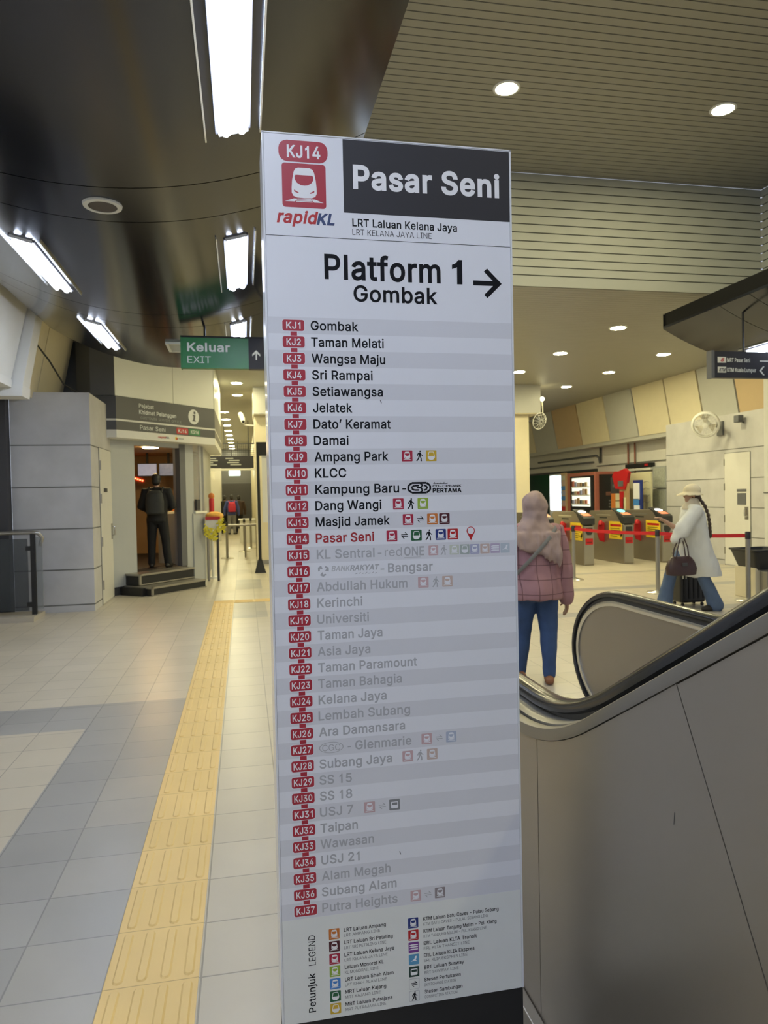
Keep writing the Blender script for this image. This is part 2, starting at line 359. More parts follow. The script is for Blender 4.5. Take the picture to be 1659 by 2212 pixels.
# sans-serif letter outlines, in thousandths of the type size:  letter:advance:contours
GLYPHS = {}
for _l in """-:453:337 244,337 188,114 188,114 244
.:188:95 -4,78 -1,63 9,53 24,50 41,53 59,63 73,78 83,95 87,113 83,128 73,138 59,141 41,138 24,128 9,113 -1
0:453:227 -7,174 1,130 24,95 62,69 113,53 178,48 254,53 330,69 395,95 447,130 484,174 508,227 516,279 508,323 484,358 447,384 395,400 330,405 254,400 178,384 113,359 62,323 24,279 1;227 50,261 56,290 74,313 103,330 144,340 194,344 254,340 314,330 365,313 405,290 435,261 453,227 460,192 453,163 435,140 405,123 365,113 314,109 254,113 194,123 144,140 103,163 74,192 56
1:400:185 0,185 395,150 368,92 342,92 400,160 440,206 509,252 509,252 0
2:453:64 0,64 47,234 229,282 282,311 327,320 371,317 397,308 419,293 436,273 449,224 460,196 457,172 447,153 433,139 413,130 390,127 362,66 362,71 405,86 442,111 473,143 496,182 511,225 516,268 511,306 497,337 474,361 445,376 411,381 372,371 318,336 259,267 180,153 60,153 57,389 57,389 0
3:453:218 -7,173 -3,133 10,98 30,70 57,52 91,44 132,109 132,115 107,126 87,144 71,165 59,219 50,275 61,297 74,315 93,325 116,329 145,326 172,316 196,299 217,275 234,242 244,201 248,157 248,157 299,288 448,288 452,70 452,70 509,372 509,372 461,211 278,211 289,264 288,308 276,344 253,371 222,387 186,393 145,387 103,370 66,344 36,309 12,266 -2
4:453:40 105,40 158,247 509,311 509,109 166,109 163,413 163,413 105;282 0,282 121,282 146,282 318,343 318,343 0
5:453:221 -7,178 -2,140 11,108 32,83 60,66 93,60 130,122 130,127 108,138 89,173 60,221 50,250 53,276 64,298 82,314 104,324 131,328 162,324 193,314 221,297 244,275 262,248 273,218 277,167 268,128 246,67 253,96 509,366 509,366 452,151 452,134 301,136 301,178 325,229 334,263 330,294 321,321 306,345 285,364 260,379 231,388 199,391 163,385 117,369 76,343 41,309 15,268 -1
6:453:226 -7,182 -1,142 15,109 40,84 74,69 115,64 162,68 199,80 239,137 340,252 509,322 509,151 261,145 261,165 288,196 307,235 314,278 309,316 295,346 271,370 240,384 201,389 157,384 112,368 73,343 39,310 14,271 -2;226 48,254 52,279 63,299 79,314 101,324 128,327 157,324 187,314 213,299 235,279 251,254 262,226 265,198 262,174 252,153 235,138 214,128 188,125 158,128 128,138 102,153 79,174 63,198 52
7:453:97 0,323 448,323 452,62 452,62 509,391 509,391 449,165 0
8:453:226 -7,178 -2,136 11,101 33,74 62,57 96,52 135,55 166,65 195,81 220,101 241,125 256,153 265,153 267,119 282,93 308,76 342,70 380,75 417,90 450,114 477,146 498,184 511,226 516,269 511,306 498,337 477,361 450,377 417,382 380,376 342,359 308,333 282,300 267,300 265,327 256,351 241,372 220,387 195,397 166,401 135,395 96,378 62,352 33,317 11,275 -2;226 49,258 52,285 60,307 74,323 91,333 113,337 139,333 165,322 189,305 208,283 223,256 232,226 235,196 232,169 223,147 208,130 189,119 165,115 139,119 113,129 91,145 74,167 60,195 52;226 290,274 300,293 313,307 330,316 351,319 376,316 399,308 420,294 437,275 449,226 460,177 449,159 437,145 420,136 399,133 376,136 351,145 330,159 313,178 300
9:453:226 516,271 510,310 494,343 468,368 434,384 393,389 347,385 309,373 270,315 168,200 0,130 0,301 248,307 248,287 221,257 202,218 195,175 199,137 214,106 237,83 269,68 307,64 352,69 397,85 436,110 469,143 494,182 510;226 460,199 457,174 446,154 429,138 407,129 381,125 352,129 322,138 295,154 274,174 257,199 247,226 243,254 247,279 257,299 273,314 295,324 321,327 350,324 381,314 407,299 429,279 446,254 457
A:480:16 0,201 509,276 509,463 0,395 0,287 302,264 372,232 478,245 478,213 371,191 302,85 0;110 142,110 199,370 199,370 142
B:456:60 0,60 509,241 509,289 504,329 491,359 469,381 442,394 410,398 374,395 344,387 320,356 286,315 267,315 262,339 257,363 245,385 227,402 203,414 173,418 136,413 100,400 67,377 39,344 18,301 4,247 0;125 57,245 57,296 63,330 80,349 105,355 137,352 161,342 184,327 203,306 218,279 228,248 231,125 231;125 285,238 285,288 296,308 309,323 326,333 348,336 372,330 403,313 429,283 446,240 452,125 452
C:510:267 -7,205 1,150 25,104 63,70 115,48 179,40 254,48 329,70 393,104 445,150 484,205 508,267 516,340 504,373 490,402 471,427 447,448 418,463 385,473 348,408 348,389 395,357 428,315 449,267 456,223 450,184 432,150 403,125 364,109 314,103 254,109 194,125 145,151 105,184 76,223 59,267 53,315 60,357 81,389 114,408 160,473 160,463 124,448 91,428 62,402 38,373 19,341 5,305 -4
D:502:219 0,96 0,96 57,215 57,272 63,318 81,354 110,379 149,394 198,399 255,394 312,379 361,354 399,320 428,275 446,221 452,93 452,93 509,225 509,294 501,353 478,399 441,433 391,455 329,462 255,455 181,433 119,398 68,351 31,291 8;125 509,125 0,60 0,60 509
E:419:60 0,60 509,372 509,372 452,125 452,125 286,355 286,355 229,125 229,125 57,375 57,375 0
F:410:60 0,60 509,369 509,369 452,125 452,125 278,346 278,346 221,125 221,125 0
G:520:269 -7,205 1,149 25,104 64,69 116,47 179,40 254,47 329,69 393,103 445,149 484,203 508,265 516,304 513,340 504,374 489,403 469,429 445,449 416,465 384,474 349,408 349,387 393,356 427,315 448,265 456,222 450,183 432,150 404,125 364,109 314,103 254,109 194,125 145,151 105,184 76,224 59,269 53,309 57,345 71,374 93,396 123,410 160,415 202,434 199,283 199,283 256,478 256,478 200,471 141,451 91,419 50,377 19,326 0
H:517:60 0,60 509,125 509,125 289,392 289,392 509,457 509,457 0,392 0,392 232,125 232,125 0
I:300:31 0,31 57,118 57,118 452,31 452,31 509,269 509,269 452,183 452,183 57,269 57,269 0
J:396:185 -7,124 3,75 33,44 81,33 145,33 173,98 173,98 145,104 104,122 74,149 56,185 50,220 56,248 74,266 104,272 145,272 509,336 509,336 145,326 81,294 33,246 3
K:467:104 145,104 216,139 261,174 303,212 344,364 509,448 509,231 276,228 276;60 0,60 509,125 509,125 334,124 225,125 193,125 0;372 0,188 259,228 309,449 0
L:393:60 0,60 509,125 509,125 57,361 57,361 0
M:628:60 0,60 509,152 509,277 187,287 159,299 123,311 84,322 49,307 49,318 83,330 121,342 158,352 187,476 509,568 509,568 0,504 0,504 291,504 327,505 369,506 413,507 457,513 457,498 409,482 363,467 322,456 291,342 0,286 0,170 291,159 321,145 361,129 408,112 457,119 457,120 416,121 372,122 328,122 291,122 0
N:523:60 0,60 509,136 509,343 183,363 151,388 107,414 55,405 54,401 108,399 157,399 195,399 509,463 509,463 0,387 0,202 290,177 331,148 381,108 452,119 454,122 384,124 328,125 291,125 0
O:533:267 -7,205 1,150 25,105 63,70 115,48 179,40 254,48 329,70 393,105 445,150 484,205 508,267 516,329 508,384 484,429 445,464 393,486 329,493 254,486 179,464 115,429 63,384 25,329 1;267 53,310 59,349 76,383 105,408 144,425 194,430 254,425 314,408 365,383 404,349 433,310 450,267 456,223 450,184 433,151 404,125 364,109 314,103 254,109 194,125 144,151 105,184 76,223 59
P:445:60 0,60 509,235 509,289 503,332 487,366 462,390 430,404 391,409 348,404 304,390 265,366 233,332 207,289 191,235 186,109 186,109 242,233 242,269 246,297 256,318 272,333 294,342 319,344 348,342 376,333 402,318 423,297 439,268 449,232 452,125 452,125 0
R:449:60 0,60 509,236 509,290 504,333 489,367 465,390 433,405 395,409 352,405 309,390 271,367 240,333 217,289 203,236 198,96 198,96 255,234 255,269 258,298 267,319 281,334 300,342 324,345 352,342 380,334 405,319 425,298 440,269 449,233 452,125 452,125 0;353 0,230 229,303 229,428 0
S:447:224 -9,172 -4,128 9,91 31,64 60,46 96,38 137,104 137,110 110,123 88,142 71,166 59,224 49,257 52,286 60,311 74,329 92,341 114,346 139,342 161,332 179,296 205,245 222,184 239,128 260,86 289,60 326,52 372,58 413,75 448,102 476,138 498,180 511,227 516,275 511,316 498,351 476,377 449,394 415,401 378,337 378,326 412,302 437,267 453,225 459,194 456,167 448,145 435,129 418,118 398,115 376,119 352,131 334,169 308,212 293,264 279,312 264,359 238,395 198,405 171,408 139,403 99,386 64,360 34,323 11,278 -4
T:449:32 452,32 509,417 509,417 452,257 452,257 0,193 0,193 452
U:517:259 -8,203 -2,154 15,114 43,85 80,66 124,60 173,60 509,124 509,124 178,128 144,141 113,160 87,187 68,220 56,259 52,298 56,331 68,357 87,377 113,389 144,393 178,393 509,457 509,457 173,451 124,433 80,403 43,363 15,315 -2
V:480:204 0,16 509,84 509,192 206,215 137,248 31,235 31,267 138,290 206,395 509,463 509,278 0
W:686:155 0,16 509,82 509,163 196,175 145,187 94,197 40,189 40,200 94,211 145,224 196,306 509,380 509,462 196,474 145,486 94,497 40,488 40,499 94,510 145,523 196,603 509,670 509,530 0,455 0,368 323,351 391,336 475,350 475,335 395,318 323,230 0
X:474:18 0,217 284,217 236,29 509,104 509,178 400,204 361,223 329,243 292,232 292,252 329,272 361,298 400,374 509,446 509,259 239,259 287,456 0,382 0,292 129,268 165,250 195,230 231,244 231,225 196,206 166,182 129,91 0
Y:472:203 0,203 208,16 509,91 509,192 344,222 292,250 230,224 230,251 293,280 344,381 509,455 509,268 208,268 0
Z:438:42 0,42 46,273 385,306 431,341 476,348 454,285 452,223 452,40 452,40 509,397 509,397 462,169 129,134 81,97 33,90 54,152 57,214 57,399 57,399 0
a:389:160 -9,126 -5,94 5,68 22,48 45,35 73,30 108,34 138,43 161,58 179,78 193,125 211,178 220,234 227,265 235,273 243,276 255,276 257,267 297,240 322,196 331,149 322,118 301,100 274,41 291,57 322,79 346,104 364,133 375,194 384,239 379,286 360,306 343,322 320,333 290,337 251,337 0,277 0,277 52,272 52,252 25,215 1;170 45,202 49,228 59,248 74,263 93,272 115,276 138,276 190,259 182,231 176,200 171,175 168,134 159,103 139,95 124,92 105,102 72,130 52
b:424:229 -8,198 -5,172 4,138 31,118 59,112 59,112 0,53 0,53 509,114 509,114 319,118 319,137 346,171 373,197 381,229 384,274 378,313 361,345 332,370 293,385 245,390 189,385 133,370 84,346 45,313 16,274 -2;220 47,253 51,279 66,301 88,316 117,325 151,328 189,325 227,316 261,301 290,280 311,253 325,220 330,188 325,161 312,140 291,125 263,116 229,113 189,116 150,125 115,140 86,162 65,188 51
c:396:207 -8,159 -2,117 16,82 46,56 85,40 133,34 187,40 243,56 291,82 330,117 360,159 378,207 384,260 377,305 356,340 322,362 277,303 262,290 289,270 311,242 325,207 330,173 325,145 310,124 287,108 258,99 224,96 187,99 151,108 117,124 89,145 66,173 51,207 46,243 52,271 66,292 89,304 117,363 102,341 56,306 21,261 -1
d:424:195 -8,151 -2,111 16,79 45,55 84,39 133,34 189,39 245,55 293,79 332,112 361,151 378,196 384,228 381,253 373,287 346,306 319,311 319,311 509,372 509,372 0,313 0,313 59,307 59,287 31,252 4,227 -5;205 47,236 51,263 65,284 86,299 115,309 150,312 189,309 229,300 263,284 291,263 312,237 325,205 330,172 325,145 311,124 290,108 261,99 227,96 189,99 151,109 117,124 88,145 66,172 51
e:404:212 -8,161 -2,117 16,82 46,56 85,40 132,34 187,39 242,55 290,81 329,115 359,157 378,205 384,266 374,294 361,319 341,341 315,357 282,368 242,371 194,371 169,75 169,75 221,338 221,310 202,307 237,298 269,283 294,263 314,237 326,205 330,173 326,146 313,125 294,109 270,99 241,96 211,96 178,100 139,110 106,128 80,151 61,179 50,212 46,254 53,285 73,306 105,365 91,353 63,335 39,311 19,283 4,249 -5
f:254:228 379,228 327,6 327,6 379;81 0,81 432,84 461,96 486,113 505,135 519,187 530,222 527,243 521,227 468,215 472,195 474,171 470,154 460,145 443,142 419,142 0
g:425:207 -151,168 -148,134 -140,82 -110,51 -69,101 -41,122 -66,154 -88,207 -97,249 -92,282 -75,304 -47,311 -6,311 68,306 68,287 41,252 16,227 8,195 5,152 10,113 27,80 53,55 90,39 136,34 191,39 246,55 293,80 332,112 361,152 378,196 384,228 382,253 373,288 346,308 319,313 319,313 379,372 379,372 -9,367 -54,350 -90,324 -117,291 -136,251 -147;205 59,237 63,264 75,285 95,300 121,309 154,312 193,309 231,300 264,285 291,264 312,237 325,205 330,172 325,145 312,124 290,109 262,99 229,96 193,99 155,109 123,124 96,145 76,172 63
h:410:114 227,114 0,53 0,53 509,114 509,114 287,102 287,124 332,152 362,187 379,227 384,264 380,295 369,321 349,341 321,353 285,357 240,357 0,296 0,296 235,290 275,273 304,246 323,210 329,184 326,161 317,141 303,126 283,117 257
i:167:53 0,53 379,114 379,114 0;84 443,67 446,54 455,44 468,41 483,44 499,54 512,67 521,84 524,100 521,114 512,123 499,126 483,123 468,114 455,100 446
j:167:53 379,114 379,114 -30,111 -63,102 -90,86 -113,65 -129,37 -139,4 -143,-10 -143,-10 -87,2 -87,25 -83,40 -72,50 -54,53 -29;83 443,67 446,53 455,44 468,41 483,44 499,53 512,67 521,83 524,100 521,114 512,123 499,126 483,123 468,114 455,100 446
k:381:110 137,110 212,121 212,284 379,360 379,184 199,177 199;53 0,53 509,114 509,114 0;294 0,148 186,191 229,372 0
l:189:58 0,58 509,122 509,122 0
m:610:53 0,53 379,112 379,112 295,108 295,118 323,132 346,172 376,219 386,257 380,287 361,309 331,321 295,312 295,322 321,337 343,381 375,437 386,468 383,497 372,522 354,541 328,553 296,557 255,557 0,496 0,496 254,490 289,473 313,447 326,419 330,395 328,374 320,345 290,335 247,335 0,274 0,274 260,269 288,253 311,229 326,199 330,158 320,140 307,126 289,117 266,114 238,114 0
n:410:114 227,114 0,53 0,53 379,112 379,112 287,102 287,124 332,152 362,187 379,227 384,264 380,295 369,321 349,341 321,353 285,357 240,357 0,296 0,296 235,290 275,273 304,246 323,210 329,184 326,161 317,141 303,126 283,117 257
o:415:207 -8,159 -2,117 16,82 46,56 85,40 133,34 187,40 243,56 291,82 330,117 360,159 378,207 384,256 378,299 360,333 330,359 291,376 243,381 187,376 133,359 85,333 46,299 16,256 -2;207 46,242 51,270 66,292 89,307 117,316 151,319 187,316 224,307 258,292 287,270 310,242 325,207 330,173 325,145 310,124 287,108 258,99 224,96 187,99 151,108 117,124 89,145 66,173 51
p:424:53 -143,53 379,112 379,112 319,118 319,137 346,171 373,197 381,229 384,274 378,313 361,345 332,370 293,385 245,390 189,385 133,370 84,346 45,313 16,274 -2,229 -8,198 -5,173 4,138 31,118 59,114 59,114 -143;220 47,253 51,279 66,301 88,316 117,325 151,328 189,325 227,316 261,301 290,280 311,253 325,220 330,188 325,161 312,140 291,125 263,116 229,113 189,116 150,125 115,140 86,162 65,188 51
q:424:372 -143,311 -143,311 59,306 59,287 31,252 4,227 -5,195 -8,151 -2,111 16,79 45,55 84,39 133,34 189,39 245,55 293,79 332,112 361,151 378,196 384,228 381,253 373,287 346,307 319,313 319,313 379,372 379;205 47,236 51,263 65,284 86,299 115,309 150,312 189,309 229,300 263,284 291,263 312,237 325,205 330,172 325,145 311,124 290,108 261,99 227,96 189,99 151,109 117,124 88,145 66,172 51
r:259:53 0,53 379,112 379,112 321,115 321,130 347,152 367,181 380,213 385,229 384,243 384,243 322,230 324,207 326,182 323,159 315,140 301,126 284,117 262,114 237,114 0
s:365:182 -8,145 -5,112 3,84 18,62 38,45 63,36 94,94 107,105 79,124 60,150 49,181 45,217 50,244 62,262 81,268 103,265 121,254 136,237 147,212 155,149 170,104 186,72 208,53 237,47 274,51 305,65 332,87 354,115 370,149 381,187 384,223 381,254 372,279 358,299 339,324 290,268 277,258 298,243 316,219 328,187 333,156 329,131 317,114 299,109 277,112 258,124 243,172 223,229 209,275 194,306 171,325 142,331 107,326 75,312 47,290 24,260 6,223 -5
t:227:204 379,204 327,6 327,6 379;65 471,126 471,126 98,128 76,136 61,150 53,170 50,185 51,202 54,213 2,192 -3,168 -4,125 2,92 21,72 52,65 93
u:410:182 -5,146 -1,115 11,89 31,69 59,57 95,53 139,53 379,114 379,114 144,119 105,137 75,164 56,200 50,226 53,249 62,268 77,283 97,293 122,296 153,296 379,357 379,357 0,298 0,298 92,307 92,286 47,257 17,222 0
v:389:163 0,17 379,84 379,165 155,187 87,206 21,184 21,203 87,224 155,305 379,371 379,226 0
w:567:138 0,23 379,87 379,133 214,154 137,175 41,165 41,186 135,206 214,252 379,316 379,362 214,382 136,402 41,391 41,413 135,434 214,480 379,545 379,429 0,368 0,319 172,305 225,291 280,277 338,291 338,277 280,263 225,248 172,199 0
y:389:47 -139,61 -86,71 -87,104 -89,130 -74,151 -36,163 -1,17 379,84 379,165 155,187 87,206 21,184 21,202 87,224 155,305 379,371 379,204 -58,177 -107,139 -136,91 -145,65 -143
z:380:42 0,42 46,254 320,254 323,48 323,48 379,333 379,333 331,126 60,126 56,339 56,339 0
’:177:52 318,82 509,151 509,98 318""".split('\n'):
    _c, _a, _o = _l[0], *_l[2:].split(':', 1)
    GLYPHS[_c] = (int(_a) / 1000, [[tuple(int(q) / 1000 for q in p.split()) for p in k.split(',')] for k in _o.split(';')])
TXT, GLM = {}, {}
def glyph(ch, bold):
    k = (ch, round(bold, 4))
    if k in GLM:
        return GLM[k]
    cont = []
    for pts in GLYPHS[ch][1]:
        c = [p for i, p in enumerate(pts) if math.dist(p, pts[i - 1]) > 0.0015]
        if bold:
            n, o = len(c), []
            for i in range(n):
                (ax, ay), (bx, by), (cx, cy) = c[i - 1], c[i], c[(i + 1) % n]
                l1, l2 = math.dist((ax, ay), (bx, by)), math.dist((bx, by), (cx, cy))
                n1, n2 = (-(by - ay) / l1, (bx - ax) / l1), (-(cy - by) / l2, (cx - bx) / l2)
                sx, sy = n1[0] + n2[0], n1[1] + n2[1]
                q = max(sx * sx + sy * sy, 0.9)
                o.append((bx + 2 * bold * sx / q, by + 2 * bold * sy / q))
            c = o
        cont.append(c)
    vs, fs, base = [], [], 0
    for c in cont:
        fs.append(list(range(base, base + len(c))))
        vs += [Vector(p) for p in c]
        base += len(c)
    v2, _, f2, *_r = geometry.delaunay_2d_cdt(vs, [], fs, 0, 1e-5)
    keep = []
    for f in f2:
        x, y = sum(v2[i].x for i in f) / len(f), sum(v2[i].y for i in f) / len(f)
        w = 0
        for c in cont:
            for i in range(len(c)):
                (x0, y0), (x1, y1) = c[i - 1], c[i]
                if (y0 <= y) != (y1 <= y) and x0 + (y - y0) / (y1 - y0) * (x1 - x0) > x:
                    w += 1 if y1 > y0 else -1
        if w:
            keep.append(tuple(f))
    GLM[k] = ([(p.x, p.y) for p in v2], keep)
    return GLM[k]
def text2d(s, bold=0.0):
    k = (s, round(bold, 4))
    if k in TXT:
        return TXT[k]
    vs, fs, x = [], [], 0.0
    for ch in s:
        if ch == ' ':
            x += 0.2
            continue
        gv, gf = glyph(ch, bold)
        b = len(vs)
        vs += [(p + x, q) for p, q in gv]
        fs += [tuple(i + b for i in f) for f in gf]
        x += GLYPHS[ch][0] + bold * 1.2
    xs = [a for a, _ in vs]
    TXT[k] = (vs, fs, min(xs), max(xs))
    return TXT[k]
CAPH = max(b for _, b in text2d('H')[0])

def frame(o, u, v, n):
    o, u, v, n = Vector(o), Vector(u), Vector(v), Vector(n)
    return lambda a, b, d=0.0: o + u * a + v * b + n * d

def tag(o, label, cat, group=None):
    o['label'] = label
    o['category'] = cat
    if group:
        o['group'] = group
    return o
def thing(name, label, cat, loc=(0, 0, 0), rz=0.0, group=None):
    o = bpy.data.objects.new(name, None)
    COL.objects.link(o)
    o.empty_display_size = 0.1
    o.location = loc
    o.rotation_euler = (0, 0, rz)
    return tag(o, label, cat, group)
def struct(o):
    o['kind'] = 'structure'
    return o
def dup(root, loc, rz=None, label=None):
    def rec(o, parent):
        c = o.copy()
        COL.objects.link(c)
        if parent is not None:
            mi = o.matrix_parent_inverse.copy()
            c.parent = parent
            c.matrix_parent_inverse = mi
        for ch in [x for x in o.children]:
            rec(ch, c)
        return c
    r = rec(root, None)
    r.location = loc
    if rz is not None:
        r.rotation_euler = (0, 0, rz)
    if label:
        r['label'] = label
    return r

# ------------------------------------------------------------ setting: floor
def build_floor():
    m = MB()
    xs = [-4.2, -1.097, -0.782, -0.477, -0.18, 11.6]
    ys = [-8.0, 5.13, 5.738, 40.0]
    for i in range(5):
        for j in range(3):
            mt = FLOOR_CREAM
            if j == 1 and i < 2:
                mt = FLOOR_GREY
            if j < 2 and i == 1:
                mt = FLOOR_GREY
            if j < 2 and i == 2:
                mt = FLOOR_PALE
            m.face([(xs[i], ys[j], 0), (xs[i + 1], ys[j], 0), (xs[i + 1], ys[j + 1], 0), (xs[i], ys[j + 1], 0)], mt)
    # thin grey bands across the hall floor beyond the escalator
    z = 0.0004
    for (x0, x1, y0, y1) in ((0.9, 9.6, 8.18, 8.48), (2.6, 9.6, 10.3, 10.6), (2.6, 9.6, 12.4, 12.55)):
        m.face([(x0, y0, z), (x1, y0, z), (x1, y1, z), (x0, y1, z)], FLOOR_GREY)
    for (x0, x1, y0, y1) in ((-0.17, 0.28, 9.4, 10.9), (-0.17, 0.28, 12.4, 13.9)):
        m.face([(x0, y0, z), (x1, y0, z), (x1, y1, z), (x0, y1, z)], FLOOR_PALE)
    m.box(-4.2, 11.6, -8, 40, -0.25, -0.001, DARKWALL)
    struct(m.build('floor', recalc=False))
build_floor()

def tactile(x0, x1, y0, y1, along_y, n):
    m = MB()
    m.box(x0, x1, y0, y1, 0.0, 0.003, TACTILE)
    for k in range(n):
        for b in range(4):
            if along_y:
                c = x0 + (x1 - x0) * (b + 0.5) / 4 + 0.004
                a = y0 + (y1 - y0) * k / n
                L = (y1 - y0) / n
                ctr = [(c, a + 0.03), (c, a + L - 0.03)]
            else:
                c = y0 + (y1 - y0) * (b + 0.5) / 4
                a = x0 + (x1 - x0) * k / n
                L = (x1 - x0) / n
                ctr = [(a + 0.03, c), (a + L - 0.03, c)]
            w, t = 0.0175, 0.011
            for z0, z1, wa, wb in ((0.0028, 0.0075, w, t),):
                ra, rb = [], []
                for (r_, dst, zz) in ((wa, ra, z0), (wb, rb, z1)):
                    for e, (cx, cy) in enumerate(ctr):
                        for q in range(5):
                            ang = (180 * q / 4) + (180 if e == 0 else 0)
                            ca, sa = math.cos(R(ang)), math.sin(R(ang))
                            px, py = (ca, sa) if along_y else (sa, -ca)
                            dst.append((cx + r_ * px, cy + r_ * py, zz))
                m.loft([ra, rb], TACTILE)
    return m.build('tactile_paving', recalc=True)
# long guiding strip and the short branch that leaves it at the far end
tag(tactile(-0.477, -0.18, 0.235, 10.82, True, 35), 'long yellow tactile guiding strip running along the floor left of the white sign', 'tactile paving')
tag(tactile(-0.477, 1.03, 10.82, 11.12, False, 5), 'short yellow tactile cross strip at the far end of the long guiding strip', 'tactile paving')

# ------------------------------------------------------------ setting: ceilings
def belly_z(x, c):
    return 3.29 + 0.185 * (x - c) ** 2
def belly(c, xl, xr, y0, y1, joints, trim=None):
    m = MB()
    xs = [xl + (xr - xl) * i / 40 for i in range(41)]
    edges = [y0] + joints + [y1]
    g = 0.005
    for a, b in zip(edges[:-1], edges[1:]):
        rows = [[(x, yy, belly_z(x, c)) for x in xs] for yy in (a + g, b - g)]
        m.loft(rows, BELLY, caps=False, closed=False)
    rows = [[(x, yy, belly_z(x, c) + 0.012) for x in xs] for yy in (y0, y1)]
    m.loft(rows, DARK, caps=False, closed=False)
    # end skirt (thickness of the soffit at its end)
    for yy in (y1,):
        m.loft([[(x, yy, belly_z(x, c)) for x in xs], [(x, yy, belly_z(x, c) + 0.2) for x in xs]], BELLY_EDGE, caps=False, closed=False)
    for xx, s in ((xl, 1), (xr, -1)):
        z = belly_z(xx, c)
        m.box(min(xx, xx + s * 0.012), max(xx, xx + s * 0.012), y0, y1, z, z + 0.03, trim or BELLY_TRIM)
        m.box(min(xx + s * 0.02, xx + s * 0.03), max(xx + s * 0.02, xx + s * 0.03), y0, y1, z, z + 0.2, BELLY_EDGE)
    o = m.build('ceiling', smooth=True, recalc=False)
    return struct(o)
J = [-6.68, -6.18, -3.9, -3.4, -1.12, -0.62, 1.66, 2.16, 4.19, 4.69, 6.97, 7.47]
CB, CBR = -0.74, 7.05
belly(CB, -2.35, 0.76, -8.0, 9.7, J)
belly(CBR, 5.55, 8.8, -8.0, 8.62, [j for j in J if j < 8], BELLY)

def slat_ceiling(x0, x1, y0, y1, z, m1, m2, pitch=0.1, gap=0.013, deep=0.018):
    m = MB()
    y = y0
    while y < y1 - 1e-6:
        e = min(y + pitch, y1)
        b = max(y, e - gap)
        m.face([(x0, y, z), (x0, b, z), (x1, b, z), (x1, y, z)], m1)
        m.face([(x0, b, z), (x0, b, z + deep), (x1, b, z + deep), (x1, b, z)], m1)
        m.face([(x0, e, z), (x1, e, z), (x1, e, z + deep), (x0, e, z + deep)], m1)
        m.face([(x0, b, z + deep), (x0, e, z + deep), (x1, e, z + deep), (x1, b, z + deep)], m2)
        y = e
    m.box(x0, x1, y0, y1, z + deep + 0.002, z + deep + 0.08, SLAT_DARK)
    return struct(m.build('ceiling', recalc=False))
slat_ceiling(0.76, 6.92, -8, 8.45, 5.56, SLAT, SLAT_DARK)
slat_ceiling(-4.2, 11.6, 8.47, 40, 4.15, SLAT, SLAT_DARK, gap=0.009, deep=0.012)
mb = MB()
mb.box(-4.2, 0.76, -8, 8.46, 4.17, 4.25, SLAT)
struct(mb.build('ceiling'))
mb = MB()
mb.box(6.94, 11.6, -8, 8.46, 4.17, 4.25, SLAT)
struct(mb.build('ceiling'))

def fascia(p0, ux, L, z0, z1, name, nrm):
    m = MB()
    p0, ux, nrm = Vector(p0), Vector(ux), Vector(nrm)
    z = z1
    while z > z0 + 0.13:
        b = z - 0.106
        c0, c1 = p0 + Vector((0, 0, z - 0.004)), p0 + Vector((0, 0, b + 0.010))
        d = -nrm * 0.02
        m.face([c0, c0 + ux * L, c1 + ux * L, c1], FASCIA)
        q0, q1 = c1, p0 + Vector((0, 0, b - 0.004))
        m.face([q0, q0 + ux * L, q0 + ux * L + d, q0 + d], FASCIA)
        m.face([q0 + d, q0 + ux * L + d, q1 + ux * L + d, q1 + d], SLAT_DARK)
        m.face([q1, q1 + d, q1 + ux * L + d, q1 + ux * L], FASCIA)
        z = b
    c0, c1 = p0 + Vector((0, 0, z - 0.004)), p0 + Vector((0, 0, z0))
    m.face([c0, c0 + ux * L, c1 + ux * L, c1], FASCIA)
    d = -nrm * 0.1
    m.face([c1, c1 + ux * L, c1 + ux * L + d, c1 + d], FASCIA)
    m.prism([p0 + Vector((0, 0, z0)) - nrm * 0.025, p0 + Vector((0, 0, z1)) - nrm * 0.025, p0 + ux * L + Vector((0, 0, z1)) - nrm * 0.025, p0 + ux * L + Vector((0, 0, z0)) - nrm * 0.025], -nrm * 0.06, SLAT_DARK)
    # bottom bead
    m.prism([p0 + Vector((0, 0, z0 - 0.03)), p0 + Vector((0, 0, z0)), p0 + Vector((0, 0, z0)) + nrm * 0.012, p0 + Vector((0, 0, z0 - 0.03)) + nrm * 0.012], ux * L, FASCIA)
    return struct(m.build(name, recalc=False))
fascia((0.76, 8.45, 0), (1, 0, 0), 6.16, 4.18, 5.56, 'trim_1', (0, -1, 0))
fascia((6.92, -8, 0), (0, 1, 0), 16.45, 4.18, 5.56, 'trim_2', (-1, 0, 0))

# ------------------------------------------------------------ setting: right wall
def stone_block(x0, x1, y0, y1, z1, name, joint_faces):
    m = MB()
    m.box(x0, x1, y0, y1, 0, z1, STONE)
    for z in (0.1, 0.6, 1.18, 1.77, 2.36):
        e = 0.0035
        m.box(x0 - e, x1 + e, y0 - e, y1 + e, z - 0.008, z + 0.008, STONE_JOINT)
    return struct(m.build(name))

